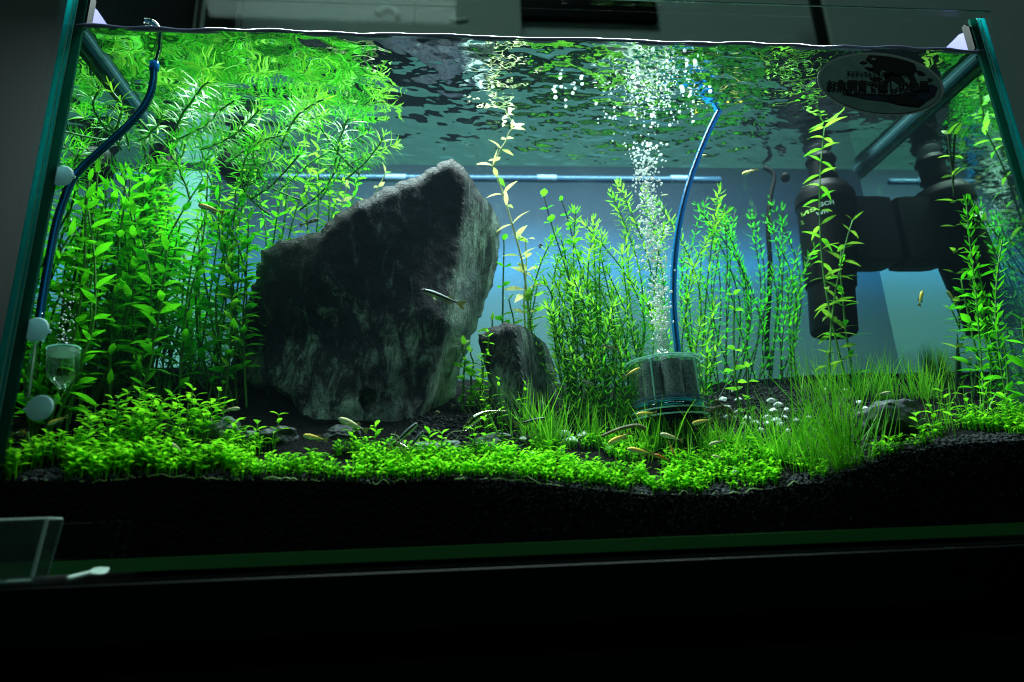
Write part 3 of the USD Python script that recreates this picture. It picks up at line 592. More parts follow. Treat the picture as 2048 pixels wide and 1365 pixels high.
pp = pathpx([(1648, 385, y), (1642, 330, y), (1636, 280, y), (1630, 215, y), (1628, 170, y), (1626, 120, y)], 24); pp = pp[pp[:, 2] < WZ-.001]
t.part('riser_pipe', tube(pp, .0105, 18), 'black_plastic', True)
for q in (0, 2, 5, 8, 11): 
    if q+1 < len(pp): t.part('pipe_ring', tube([pp[q], pp[q]*.7+pp[q+1]*.3], .0122, 18), 'black_plastic')
for k, (tx, col, hgt, px, py) in enumerate((('MS', 'print_lime', .0034, 1597, 438), ('SCH', 'print_grey', .0034, 1617, 434), ('3', 'print_lime', .003, 1597, 454), ('WH', 'print_grey', .003, 1614, 449))):
    g = meshkit.text_mesh(tx, hgt, .0003, True); v = np.array(g.vertices); c0 = at(px, py, y)
    ctr = (a+b)/2; xw = c0[0]+v[:, 0]; dx = np.clip((xw-ctr[0])/(r1*.985), -.99, .99)
    cc = b+(a-b)*((c0[2]+v[:, 1]-b[2])/(a[2]-b[2]))[:, None]; dx = np.clip((xw-cc[:, 0])/(r1*.985), -.985, .985)
    t.part('lettering', (np.stack([xw, cc[:, 1]-r1*np.sqrt(1-dx**2)*1.0-.0006+v[:, 2], c0[2]+v[:, 1]], 1), np.array(g.faces)), col)
xw1 = W2-GT-.002; c0, c1 = at(1690, 388, y-.012), at(1700, 520, y-.012)
bxm = trimesh.creation.box([xw1-c0[0], .030, c0[2]-c1[2]]).subdivide().subdivide(); v = np.array(bxm.vertices); hx = np.array([(xw1-c0[0])/2, .015, (c0[2]-c1[2])/2]); n_ = v/hx
v = hx*np.sign(n_)*np.minimum(np.abs(n_), 1)*(1-.06*(np.linalg.norm(np.clip(np.abs(n_)-.6, 0, 1), axis=1)/.6)[:, None]**2)+np.array([(xw1+c0[0])/2, y+.003, (c0[2]+c1[2])/2])
t.part('motor_head', (v, np.array(bxm.faces)), 'black_plastic', 40)
t.part('head_pipe', tube(pathpx([(1636, 262, y), (1670, 250, y), (1700, 246, y), (1716, 250, y)], 10), .009, 16), 'black_plastic', True)
# oval sticker on the outside of the front glass
def flat(poly, y, thick=.0002):
    out = []
    for g in getattr(poly, 'geoms', [poly]):
        if g.area < .3: continue
        e = trimesh.creation.extrude_polygon(g, 1.0, engine='earcut'); v = np.array(e.vertices)
        P = np.array([at(a, b, y) for a, b in v[:, :2]]); P[:, 1] -= v[:, 2]*thick; f = np.array(e.faces)[:, ::-1]
        out.append((P, f))
    return join(out)
def ellipse(cx, cy, rx, ry, ang, n=72):
    a = np.linspace(0, 2*np.pi, n, endpoint=False); c, s = math.cos(ang), math.sin(ang)
    return Polygon(np.stack([cx+rx*np.cos(a)*c-ry*np.sin(a)*s, cy+rx*np.cos(a)*s+ry*np.sin(a)*c], 1))
t = Thing('sticker', 'oval grey sticker with dark lettering and a fish on the front glass', 'sticker', at(1760, 170, -.0006))
EL = ellipse(1761, 169, 127, 62, .115); EL2 = ellipse(1761, 169, 122, 57.5, .115)
t.part('rim', flat(EL, -.0003), 'sticker_rim'); t.part('face', flat(EL2, -.0006), 'sticker_base')
def ink(pts): return Polygon(pts).buffer(2.2).buffer(-1.2).intersection(EL2.buffer(-1))
art = [[(1732, 120), (1738, 112), (1752, 108), (1772, 108), (1790, 111), (1810, 118), (1826, 126), (1832, 138), (1826, 150), (1812, 146), (1800, 152), (1786, 150), (1772, 158), (1768, 148), (1776, 142), (1762, 138), (1758, 148), (1746, 143), (1736, 140), (1748, 136), (1744, 128)],
       [(1720, 126), (1726, 124), (1733, 126), (1727, 128)], [(1730, 136), (1738, 136), (1748, 139), (1740, 141)], [(1831, 142), (1842, 144), (1850, 150), (1838, 150)], [(1856, 158), (1864, 160), (1858, 164)],
       [(1768, 150), (1782, 146), (1800, 152), (1808, 162), (1796, 168), (1784, 160), (1772, 166)], [(1740, 158), (1752, 155), (1764, 158), (1752, 163)], [(1812, 150), (1828, 154), (1832, 164), (1820, 160)]]
for a in art: t.part('fish_art', flat(ink(a), -.0009), 'sticker_ink')
t.part('fish_eye', flat(ellipse(1747, 119, 4.5, 2.6, .1), -.0012), 'sticker_base')
wave = [(1690, 188), (1740, 190), (1790, 191), (1830, 184), (1862, 170), (1874, 176), (1868, 192), (1850, 204), (1838, 214), (1800, 210), (1770, 202), (1730, 198)]
t.part('wave_art', flat(ink(wave), -.0009), 'sticker_navy'); t.part('wave_art', flat(ink([(1772, 196), (1810, 196), (1848, 200), (1836, 212), (1800, 208)]), -.0012), 'sticker_ink')
def word(txt, x, yb, adv, size, slope, curve=0, name='lettering'):
    ps = []
    for i, ch in enumerate(txt):
        x_ = x+i*adv; yy = yb+slope*i*adv+curve*(i-len(txt)/2)**2
        for g in GLY[ch]:
            h_ = [np.array(r).reshape(-1, 2)*np.array([size, -size])/96+np.array([x_, yy]) for r in g]
            p = Polygon(h_[0], h_[1:]).buffer(0)
            if p.area > .3: ps.append(p)
        t.part(name, flat(ps[-1] if False else __import__('shapely').union_all([q.buffer(.12) for q in ps]), -.0015), 'sticker_ink'); ps = []
GLY = json.loads(r'''{"お":[[[64,58,67,67,70,68,92,54,93,50,87,43]],[[8,9,8,15,12,23,29,36,29,49,10,50,10,60,29,60,29,78,31,79,41,78,41,62,56,65,60,64,59,53,40,50,40,39,57,42,68,41,77,37,85,26,85,15,81,6,74,0,64,-4,50,-5,46,3,46,6,48,7,59,7,68,10,72,14,73,25,63,31,53,31,40,28,40,1,36,-5,26,-6,17,-2,12,2],[21,10,29,6,29,22,21,17]]],"魚":[[[2,-7,2,-4,9,2,16,15,14,16,14,46,8,44,2,52,23,70,31,83,41,81,42,76,61,76,65,74,67,71,61,60,83,60,83,16,80,15,93,-1,95,-5,93,-8,87,-11,83,-9,78,1,69,11,73,14,72,16,22,16,21,14,26,13,26,10,16,-7,11,-11],[53,44,71,43,72,49,54,50],[54,33,54,26,72,27,71,33],[30,61,45,60,50,65,34,66],[25,27,41,26,42,32,26,33],[25,44,41,43,42,49,26,50]],[[51,8,51,13,61,14,68,-7,57,-9]],[[33,-9,32,13,42,13,44,4,43,-9]]],"飼":[[[1,57,1,61,14,70,23,83,32,81,32,76,42,69,43,78,90,78,91,-4,89,-8,81,-11,67,-11,64,-4,64,0,80,1,80,67,45,67,48,63,77,63,77,53,44,52,45,47,75,47,75,14,56,13,54,5,46,5,45,19,37,18,46,0,41,-6,37,-6,33,2,11,-9,7,-9,4,1,8,4,8,50,5,51],[55,24,65,23,65,38,55,38],[23,65,29,63,33,54,40,54,27,68],[19,29,33,28,34,31,20,32],[19,42,32,41,34,44,20,45],[19,8,21,7,29,10,27,18,19,18],[13,55,20,54,21,56,18,60]]],"育":[[[4,72,41,73,39,80,45,83,50,83,56,73,92,73,92,63,71,62,88,47,86,43,80,39,80,-1,77,-9,70,-11,52,-10,50,-1,68,-1,67,6,29,6,28,-11,17,-10,17,41,13,45,12,54,17,55,25,62,4,63],[71,47,24,42,76,43],[28,16,67,15,68,18,29,19],[28,30,30,28,67,28,68,31,29,32],[36,56,53,55,60,57,55,63,44,63]]],"で":[[[63,47,65,50,73,50,74,53,82,55,90,44,91,39,86,36,81,38,79,34,72,32]],[[6,54,7,65,85,71,85,59,70,59,59,55,49,44,45,31,47,19,52,13,66,7,78,6,76,-5,69,-6,56,-3,45,3,37,12,34,20,34,35,37,45,45,57,14,53]]],"癒":[[[1,24,3,28,16,35,16,41,9,40,8,42,3,62,11,65,16,58,16,73,48,73,47,81,52,83,58,82,62,73,94,73,94,63,67,62,78,56,94,52,95,50,91,43,86,42,86,17,83,13,93,-1,92,-6,84,-8,79,0,77,-6,72,-10,47,-10,41,-5,40,7,31,-8,23,-6,21,-3,31,12,30,41,28,42,26,22,21,3,14,-9,10,-11,4,-5,4,-2,11,7,14,20,4,17],[70,22,76,22,76,47,69,44],[58,18,69,9,69,6,75,4,73,8,75,12,69,12,67,21,60,22,59,45],[52,9,52,-1,68,-1,69,4,62,1],[27,53,29,52,40,56,49,63,27,63],[35,12,41,9,41,12,44,14,42,18,43,22,39,22,39,14]]],"し":[[[21,9,21,76,33,77,35,75,33,57,33,12,38,5,52,4,60,6,70,12,79,24,82,24,85,21,88,14,77,2,62,-6,40,-8,29,-4,24,1]]],"の":[[[6,28,8,42,16,56,25,64,44,71,62,70,76,63,84,54,89,40,89,25,82,9,70,-1,54,-6,48,-4,45,5,58,7,68,12,74,19,77,28,76,43,68,55,59,59,55,59,52,39,45,18,39,8,31,2,23,1,13,7,8,16],[18,34,20,18,24,14,31,17,39,37,43,59,29,53,22,45]]],"効":[[[2,-4,2,-2,10,3,24,20,14,32,7,31,3,37,16,57,5,58,4,67,23,68,19,80,27,83,36,68,52,68,53,60,61,60,62,80,72,81,73,60,91,60,91,24,87,-5,81,-10,65,-10,63,-4,64,1,75,0,78,3,80,49,72,49,68,18,58,-3,50,-11,47,-11,41,-5,55,13,61,38,61,49,52,49,50,51,49,58,42,57,53,42,54,36,49,32,46,32,42,36,37,22,46,10,46,6,41,1,38,1,30,10,16,-6,10,-10],[18,40,30,31,33,42,39,43,32,53,35,58,25,58,26,53]]],"果":[[[2,-1,3,3,17,8,31,19,5,20,5,31,42,32,41,36,13,37,14,78,83,78,83,36,55,36,54,32,92,30,91,20,65,19,75,11,95,2,89,-7,74,-1,55,13,54,-10,52,-11,44,-11,42,-9,41,13,25,0,11,-7,7,-7],[54,63,71,62,72,66,70,68,55,68],[55,52,55,46,72,47,71,52],[25,63,41,62,42,67,26,68],[42,51,26,52,25,47,41,46]]],"ア":[[[10,60,11,72,85,72,91,67,91,63,82,50,65,33,61,33,57,36,55,42,60,44,72,56,73,60]],[[15,0,17,4,28,9,38,22,41,38,40,53,53,54,52,29,46,11,36,0,26,-6,22,-6]]],"ク":[[[8,35,8,39,18,45,29,56,36,66,41,79,53,76,49,65,78,66,86,61,80,43,65,18,51,5,28,-7,21,-4,17,2,40,12,48,18,63,36,70,54,42,54,34,44,19,31,15,30]]],"リ":[[[33,1,34,4,52,11,60,20,64,36,63,72,64,74,76,74,76,33,70,13,59,1,42,-7,40,-7]],[[20,23,19,72,31,73,32,24]]],"ウ":[[[11,29,11,62,41,62,42,79,54,78,53,62,81,63,87,58,80,30,73,17,60,4,45,-4,34,-6,28,1,28,4,50,12,61,21,68,33,72,51,23,51,23,28]]],"ム":[[[5,7,6,12,20,13,36,61,38,74,45,75,52,73,52,70,34,14,69,17,69,20,59,37,70,41,81,23,92,-1,80,-6,75,6,7,-1]]],"ラ":[[[12,39,13,51,80,51,86,47,82,32,73,16,57,2,36,-7,27,0,27,3,43,8,55,15,65,25,71,39]],[[20,72,79,73,79,62,21,62]]],"ゼ":[[[4,33,4,45,26,48,26,74,38,74,39,51,74,58,66,75,71,78,75,78,77,76,77,80,82,82,87,80,94,68,93,65,89,63,84,64,80,61,86,52,73,31,63,19,55,22,53,26,65,39,67,45,38,38,38,8,44,5,61,5,81,8,82,1,81,-4,79,-5,38,-6,32,-4,26,5,26,36]]],"ー":[[[8,42,87,43,88,30,8,30]]],"シ":[[[13,2,14,7,32,11,55,23,71,37,82,53,86,51,90,43,85,35,74,23,59,11,45,3,21,-5,18,-5]],[[23,65,23,69,27,75,31,75,51,62,52,59,45,51]],[[8,44,12,53,15,54,37,41,37,37,34,32,30,30]]],"ョ":[[[18,6,65,8,64,20,22,20,22,31,65,31,65,43,20,43,20,54,76,54,76,-8,65,-8,64,-4,19,-4]]],"ン":[[[12,4,13,8,33,12,57,25,71,38,83,57,87,55,90,49,90,44,81,31,63,14,46,4,22,-4,17,-4]],[[14,63,20,71,23,72,45,55,48,52,48,49,39,42]]]}''')
word('お魚飼育で癒しの効果', 1651, 179, 20.6, 22.5, .012)
word('アクアリウムリラクゼーション', 1692, 150.5, 8.6, 9.2, .012, 0, 'small_lettering')
g = meshkit.text_mesh('AQUARIUM RELAXATION', 8.0, 1.0); v = np.array(g.vertices); sc_ = 152/v[:, 0].max()
P = np.array([at(1683+a*sc_, 188-b*.8+a*sc_*.028, -.0015) for a, b in v[:, :2]]); P[:, 1] -= v[:, 2]*.0002
t.part('small_lettering', (P, np.array(g.faces)), 'sticker_ink')
# acrylic cup and spoon on the table
TZ = -.0025
c0 = at(94, 1158, -.030); c0[0] -= .0055; k_ = .0315
t = Thing('acrylic_cup', 'clear square acrylic cup standing at the left front of the tank', 'cup', (c0[0]-.016, -.01, TZ))
x1_, z1_ = c0[0], TZ+.0265; x0_ = x1_-.055; ya, yb2 = -.030, -.0215
def taper(xa, xb, y0_, y1_, z0_, z1_, g_):
    v = [(xa, y0_, z0_), (xb, y0_, z0_), (xb, y1_, z0_), (xa, y1_, z0_), (xa-g_, y0_-g_*.3, z1_), (xb+g_, y0_-g_*.3, z1_), (xb+g_, y1_, z1_), (xa-g_, y1_, z1_)]
    return np.array(v), np.array([[0, 2, 1], [0, 3, 2], [4, 5, 6], [4, 6, 7], [0, 1, 5], [0, 5, 4], [1, 2, 6], [1, 6, 5], [2, 3, 7], [2, 7, 6], [3, 0, 4], [3, 4, 7]])
w_ = .0017
t.part('wall', taper(x0_, x1_, ya, ya+w_, TZ+.003, z1_, .0030), 'acrylic'); t.part('wall', taper(x1_-w_*.7, x1_, ya+w_+.0002, yb2, TZ+.003, z1_, .0030), 'acrylic')
t.part('wall', taper(x0_, x1_, yb2+.0001, yb2+w_, TZ+.003, z1_, .0030), 'acrylic'); t.part('floor', box(x0_+.001, x1_-.0005, ya+.0006, yb2, TZ+.0002, TZ+.0028), 'acrylic')
t.part('rim', tube([(x0_-.003, ya-.0012, z1_), (x1_+.003, ya-.0012, z1_), (x1_+.003, yb2, z1_)], .0006, 6), 'spoon_plastic')
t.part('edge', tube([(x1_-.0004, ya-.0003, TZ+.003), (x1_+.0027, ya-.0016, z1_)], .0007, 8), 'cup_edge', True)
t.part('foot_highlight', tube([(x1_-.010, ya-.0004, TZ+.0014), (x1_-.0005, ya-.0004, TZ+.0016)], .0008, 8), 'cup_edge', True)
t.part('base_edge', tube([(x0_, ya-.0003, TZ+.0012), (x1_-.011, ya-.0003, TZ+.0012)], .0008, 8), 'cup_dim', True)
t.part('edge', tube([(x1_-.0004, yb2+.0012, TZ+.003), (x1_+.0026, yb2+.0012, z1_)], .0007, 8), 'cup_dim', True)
a, b = at(134, 1164, -.030), at(218, 1133, -.018); a[2] = TZ+.0016; b[2] = TZ+.0050
t = Thing('spoon', 'small pale plastic spoon lying on the table beside the acrylic cup', 'spoon', a)
ln = np.linalg.norm(b-a); dd = unit(b-a)
t.part('handle', tube(smooth_path([a, a+dd*ln*.30, a+dd*ln*.60], 10), np.linspace(.0013, .0011, 10), 10), 'spoon_plastic', True)
n_, m_ = 12, 16; v = []; d_, s_2, u_ = frame(dd, (0, -.55, 1))
for i, q in enumerate(np.linspace(0, 1, n_)):
    w2 = .0042*math.sin(math.pi*min(max(q, .06), .97))**.7
    for j in range(m_):
        a_ = 2*math.pi*j/m_; v.append(a+dd*ln*(.53+.47*q)+s_2*w2*math.cos(a_)+u_*(.0017*math.sin(a_) if math.sin(a_) < 0 else .0004*math.sin(a_)))
f = [[i*m_+j, i*m_+(j+1) % m_, (i+1)*m_+(j+1) % m_, (i+1)*m_+j] for i in range(n_-1) for j in range(m_)]
t.part('bowl', (np.array(v), np.vstack([np.array(f)[:, [0, 1, 2]], np.array(f)[:, [0, 2, 3]]])), 'spoon_plastic', 50)
# ------------------------------------------------------------------ plants
RN = np.random.default_rng(77)
def clampP(P):
    P = np.array(P, float); P[0] = np.clip(P[0], -W2+GT+.003, W2-GT-.003); P[1] = np.clip(P[1], .0095, YB-.003); P[2] = min(P[2], WZ-.0022); return P
def stem_line(base, tip, bow=.0, n=30, wob=.0015):
    base, tip = clampP(base), clampP(tip); t = np.linspace(0, 1, n)[:, None]; d = tip-base
    side = unit(np.cross(d, (0, 1, 0)))*np.linalg.norm(d)*bow
    w = (meshkit.noise(np.hstack([t*5+RN.uniform(0, 99), t*0, t*0]), 1)-.5)[:, None]*wob*2*t
    L = base+d*t+side*np.sin(np.pi*t)+w*np.array([1, .6, 0]); L[:, 2] = np.minimum(L[:, 2], WZ-.002); L[:, 1] = np.clip(L[:, 1], .009, YB-.0025); return L
def keep(v):
    v[0][:, 2] = np.minimum(v[0][:, 2], WZ-.0012); v[0][:, 1] = np.clip(v[0][:, 1], GT+.0015, YB-.0012); v[0][:, 0] = np.clip(v[0][:, 0], -W2+GT+.0012, W2-GT-.0012); return v
def point(L, q):
    u = q*(len(L)-1); i = min(int(u), len(L)-2); return L[i]+(L[i+1]-L[i])*(u-i), unit(L[i+1]-L[i])
def leafy(name, label, cat, base, tip, nodes, ll, lw, mt, bow=0, droop=.35, rise=.55, start=.12, group=None, stem='stem_green', r=.0009, round_=False, tipmat=None, topsize=.7, per=2, spread=.25):
    """A stem with pairs of broad leaves, each leaf a piece of its own."""
    L = stem_line(base, tip, bow); t = Thing(name, label, cat, L[0], group)
    t.part('stem', tube(L, np.linspace(r, r*.6, len(L)), 5), stem, True)
    a0 = RN.uniform(0, 6.28)
    for k in range(nodes):
        q = start+(1-start)*(k+.5*RN.random()*.6)/max(nodes-1, 1); q = min(q, .995)
        p, d = point(L, q); d, s, b = frame(d, (0, 1, 0)); sz = (1-(1-topsize)*q**3)*RN.uniform(.75, 1.15)*(.75+.25*min(1, q*3))
        for j in range(per):
            a = a0+k*1.57+j*2*math.pi/per+RN.normal()*spread; out = s*math.cos(a)+b*math.sin(a)
            dr = unit(out+d*(rise+RN.normal()*.2+(.8 if k == nodes-1 else 0)))
            m = blade(p, dr, d, ll*sz, lw*sz*RN.uniform(.8, 1.15), droop*RN.uniform(.4, 1.4), 7 if round_ else 6, .55 if round_ else .42, .12, RN.normal()*.5)
            t.part('leaf', keep(m), (tipmat if tipmat and q > .45 and RN.random() < .8 else mt), True)
    return t
def whorled(name, label, cat, base, tip, gap, ll, lw, per, mt, bow=0, group=None, rise=.5, droop=-.25, start=.08, r=.0006, tipgrow=1., stem='stem_green', top=None):
    """A fine stem with ring after ring of small leaves, each ring one piece."""
    L = stem_line(base, tip, bow, 34); Ln = np.linalg.norm(np.diff(L, axis=0), axis=1).sum(); n = max(4, int(Ln*(1-start)/gap))
    t = Thing(name, label, cat, L[0], group); t.part('stem', tube(L, np.linspace(r, r*.8, len(L)), 5), stem, True)
    for k in range(n):
        q = start+(1-start)*(k+RN.uniform(-.25, .25)*(k < n-1))/(n-1); q = min(max(q, .01), .999)
        p, d = point(L, q); d, s, b = frame(d, (0, 1, 0)); sz = (.72+.28*min(1, q*2.5))*(1+(tipgrow-1)*q**2)*RN.uniform(.85, 1.12); sz *= .65 if k == n-1 else 1
        ms = []
        for j in range(per):
            a = k*1.1+j*2*math.pi/per+RN.normal()*.2; out = s*math.cos(a)+b*math.sin(a)
            dr = unit(out+d*(rise+RN.normal()*.12+(1.1 if k == n-1 else .5 if k == n-2 else 0)))
            ms.append(blade(p, dr, d, ll*sz*RN.uniform(.85, 1.1), lw*sz, droop, 5, .6, .1, 0, .6 if ll < .0075 else 1.))
        t.part('whorl', keep(join(ms)), (top if top and q > .6 else mt), True)
    return t
def B_(px, py, y): P = on_ground(px, py); P = np.array([at(px, py, y)[0], y, 0.]); P[2] = float(ground(P[0], y))-.001; return P

# left mass of broad-leaved stems
kinds = ['leafy stem plant with broad deep green leaves in the dense left thicket']
spots = []
for k in range(30):
    px = 52+k*14.8+RN.uniform(-9, 9); y = RN.uniform(.085, .148); top = RN.uniform(330, 470) if px < 260 else RN.uniform(345, 500)
    spots.append((px, y, px+RN.uniform(-50, 60), top))
for px, y, tx, ty in spots:
    if 285 < px < 405 and RN.random() < .6: continue
    leafy('broad_leaf_plant', kinds[0], 'plant', B_(px, 740, y), at(tx, ty, y+RN.uniform(-.008, .006)), int(RN.integers(12, 17)), .0175, .0026, 'leaf_deep' if RN.random() < .5 else 'leaf_green', RN.normal()*.07, group='broad leafy plants of the left thicket')
for px, y, tx, ty in [(70, .04, 150, 360), (95, .06, 120, 400), (60, .075, 95, 345), (130, .07, 215, 380), (185, .08, 240, 470), (250, .075, 270, 430), (215, .09, 190, 360), (60, .03, 75, 470), (150, .05, 190, 520), (270, .06, 330, 500), (440, .085, 480, 500), (110, .05, 60, 520), (230, .07, 250, 400), (75, .05, 110, 345), (45, .04, 70, 400), (420, .09, 440, 450), (160, .08, 170, 420), (300, .08, 265, 470), (365, .08, 400, 500)]:
    leafy('broad_leaf_plant', kinds[0], 'plant', B_(px, 760, y), at(tx, ty, y), int(RN.integers(12, 16)), .0165, .0025, 'leaf_green', RN.normal()*.07, group='broad leafy plants of the left thicket')
for k in range(22):
    px = 58+k*19.5+RN.uniform(-10, 10); y = RN.uniform(.11, .149)
    if 300 < px < 390 and k % 2: continue
    leafy('narrow_leaf_plant', 'thin leaved pale green stem plant in the back layer of the left thicket', 'plant', B_(px, 738, y), at(px+RN.uniform(-60, 60), RN.uniform(335, 440), y), int(RN.integers(15, 20)), .0125, .0015, 'leaf_bright' if RN.random() < .6 else 'leaf_lime', RN.normal()*.09, group='thin leaved plants in the back layer of the left thicket', droop=.5, per=3, start=.1)
# low feathery foot of the left thicket
for k in range(28):
    px = 60+k*15.5+RN.uniform(-8, 8); y = RN.uniform(.10, .145)
    whorled('feathery_plant', 'short feathery green plant at the dark foot of the left thicket', 'plant', B_(px, 745, y), at(px+RN.uniform(-20, 20), RN.uniform(560, 670), y), .0032, .0085, .0007, 5, 'leaf_deep', RN.normal()*.05, group='feathery plants at the foot of the left thicket')
# bright narrow-leaved stems above the rock shoulder
for px, y, tx, ty in [(470, .10, 420, 330), (500, .11, 520, 300), (520, .115, 580, 330), (480, .09, 470, 380), (530, .12, 620, 350), (560, .12, 660, 370), (540, .105, 560, 400), (590, .125, 690, 350), (455, .08, 440, 430), (600, .125, 610, 290), (500, .085, 500, 440), (630, .13, 720, 340), (570, .12, 640, 300)]:
    leafy('narrow_leaf_plant', 'bright green narrow leaved stem plant leaning over the shoulder of the tall rock', 'plant', B_(px, 735, y), at(tx, ty, y), int(RN.integers(13, 18)), .0125, .0017, 'leaf_lime' if RN.random() < .6 else 'leaf_green', RN.normal()*.05, group='narrow leaved plants behind the rock shoulder', droop=.5, per=3, start=.2)
for px, y, tx, ty, lb in [(640, .11, 770, 345, 'pale tipped stem plant rising above the upper left edge of the tall rock'), (690, .115, 690, 372, 'cream leaved sprig in front of the thicket left of the rock top')]:
    leafy('pale_stem_plant', lb, 'plant', B_(px, 735, y), at(tx, ty, y), 10, .013, .0026, 'leaf_lime', .05, tipmat='leaf_pale', stem='stem_pale')
# floating whorled weed upper left
FL = 'bright green waterweed with rings of thin leaves floating upper left'
for a, b, g_, l_ in [((520, 310, .10), (640, 232, .075), 1, 1.2), ((450, 330, .10), (560, 270, .07), 1, 1.), ((720, 350, .09), (640, 255, .07), 1, 1.3), ((690, 360, .10), (770, 240, .08), 1, 1.1), ((560, 380, .11), (740, 255, .10), 1, 1.), ((400, 300, .09), (520, 220, .06), 1, 1.1), ((330, 270, .10), (470, 190, .05), 1, 1.), ((600, 400, .10), (510, 270, .08), 1, 1.), ((640, 330, .12), (760, 300, .11), 1, 1.), ((430, 390, .11), (400, 280, .10), 1, .9), ((480, 330, .12), (560, 250, .11), 1, 1.0), ((380, 330, .11), (450, 255, .10), 1, 1.), ((560, 330, .12), (600, 240, .11), 1, 1.), ((250, 320, .11), (300, 250, .10), 1, .9), ((150, 300, .08), (250, 190, .06), 1, 1.), ((120, 260, .06), (200, 170, .045), 1, .9), ((230, 280, .09), (330, 200, .07), 1, 1.), ((300, 330, .12), (380, 230, .09), 1, 1.), ((350, 260, .07), (420, 150, .045), 1, 1.1), ((560, 300, .08), (650, 190, .05), 1, 1.1), ((600, 420, .10), (690, 290, .085), 1, 1.), ((640, 400, .11), (790, 290, .10), 1, 1.1), ((540, 430, .09), (500, 300, .08), 1, 1.), ((500, 400, .085), (600, 310, .07), 1, 1.1), ((380, 400, .09), (340, 300, .08), 1, 1.), ((670, 330, .085), (700, 215, .06), 1, 1.1)]:
    A_, T_ = clampP(at(*a)), clampP(at(*b)); T_[2] = min(T_[2], WZ-.006-RN.uniform(0, .02)); A_[2] = min(A_[2], WZ-.018)
    whorled('waterweed', FL, 'plant', A_, T_, .0040, .0120*l_, .0008, 6, 'needle', RN.normal()*.14, group='floating waterweed upper left', rise=.55, droop=.35, r=.0008, top='leaf_lime' if RN.random() < .5 else None)
# upper left brown green thread roots of the weed
# pale-tipped plant right of the rock and its neighbours
leafy('pale_stem_plant', 'tall cream leaved stem plant bending over the right shoulder of the tall rock', 'plant', B_(1044, 740, .105), at(985, 330, .10), 12, .0190, .0026, 'leaf_olive', -.07, tipmat='leaf_pale', stem='stem_pale', r=.0011, start=.25)
leafy('pale_stem_plant', 'cream leaved top sprig reaching the water surface beside the rock tip', 'plant', at(985, 335, .10), at(1024, 258, .098), 4, .014, .0024, 'leaf_pale', .0, tipmat='leaf_pale', stem='stem_pale', start=.1)
leafy('pale_stem_plant', 'shorter olive and cream stem plant behind the small slate rock', 'plant', B_(1060, 745, .11), at(1052, 480, .108), 7, .014, .0026, 'leaf_olive', .02, tipmat='leaf_pale', stem='stem_pale', start=.3)
leafy('round_leaf_plant', 'round leaved green stem plant with the tallest top right of the rock', 'plant', B_(1190, 775, .095), at(1088, 392, .09), 12, .0082, .0036, 'leaf_green', -.02, round_=True, droop=.2, rise=.5, start=.2, stem='stem_dark', r=.0007, topsize=.85)
leafy('round_leaf_plant', 'round leaved green stem plant just right of its tallest neighbour', 'plant', B_(1205, 775, .098), at(1122, 400, .094), 11, .008, .0036, 'leaf_green', -.03, round_=True, droop=.2, rise=.5, start=.25, stem='stem_dark', r=.0007)
leafy('round_leaf_plant', 'short round leaved plant close beside the right flank of the tall rock', 'plant', B_(1000, 745, .11), at(1008, 480, .108), 5, .0095, .004, 'leaf_green', .0, round_=True, droop=.3, start=.3)
leafy('round_leaf_plant', 'round leaved bright plant right of the clear filter', 'plant', B_(1475, 790, .075), at(1470, 590, .075), 7, .0085, .0034, 'leaf_lime', .03, round_=True, droop=.4, start=.1, tipmat='leaf_lime')
leafy('round_leaf_plant', 'low round leaved plant among the white pebbles', 'plant', B_(1490, 832, .055), at(1495, 735, .055), 5, .0075, .003, 'leaf_lime', .0, round_=True, droop=.4, start=.1)
for px, y, tx, ty in [(925, .095, 930, 690), (955, .10, 965, 720), (975, .105, 985, 640), (1010, .11, 1020, 600), (1030, .112, 1075, 570)]:
    leafy('narrow_leaf_plant', 'bright leafy sprig in the gap between the tall rock and the small slate rock', 'plant', B_(px, 790, y), at(tx, ty, y), 8, .011, .0026, 'leaf_lime', RN.normal()*.06, group='leafy sprigs between the two slate rocks', droop=.4, start=.05)
leafy('round_leaf_plant', 'round leaved plant in the gap between the two slate rocks', 'plant', B_(940, 800, .10), at(945, 705, .10), 5, .011, .0042, 'leaf_lime', .0, round_=True, droop=.3, start=.1)
# fine bright stems in the middle
RO = 'fine leaved light green stem plant in the bright bush around the round filter'
bush = [(1140, .09, 1120, 480), (1165, .095, 1150, 420), (1185, .10, 1130, 520), (1200, .085, 1165, 445), (1225, .09, 1190, 440), (1215, .08, 1150, 560), (1250, .10, 1222, 385), (1255, .085, 1205, 470), (1240, .075, 1180, 600), (1275, .10, 1235, 365), (1290, .095, 1250, 470), (1270, .08, 1215, 540), (1300, .105, 1290, 380), (1310, .09, 1260, 560), (1330, .11, 1310, 400), (1160, .08, 1105, 610), (1130, .08, 1105, 650), (1185, .075, 1170, 660), (1215, .075, 1210, 640), (1245, .07, 1240, 690), (1170, .07, 1160, 720), (1125, .075, 1110, 720), (1350, .10, 1330, 450), (1205, .09, 1240, 500), (1280, .085, 1290, 600), (1195, .07, 1195, 700), (1150, .09, 1085, 560), (1225, .07, 1225, 740), (1145, .07, 1140, 690), (1265, .075, 1260, 720)]+[(1125+k*9+RN.uniform(-8, 8), RN.uniform(.068, .11), 1110+k*9+RN.uniform(-15, 15), RN.uniform(540, 730)) for k in range(20)]+[(1120+k*7+RN.uniform(-8, 8), RN.uniform(.075, .12), 1095+k*7+RN.uniform(-25, 20), RN.uniform(450, 620)) for k in range(14)]
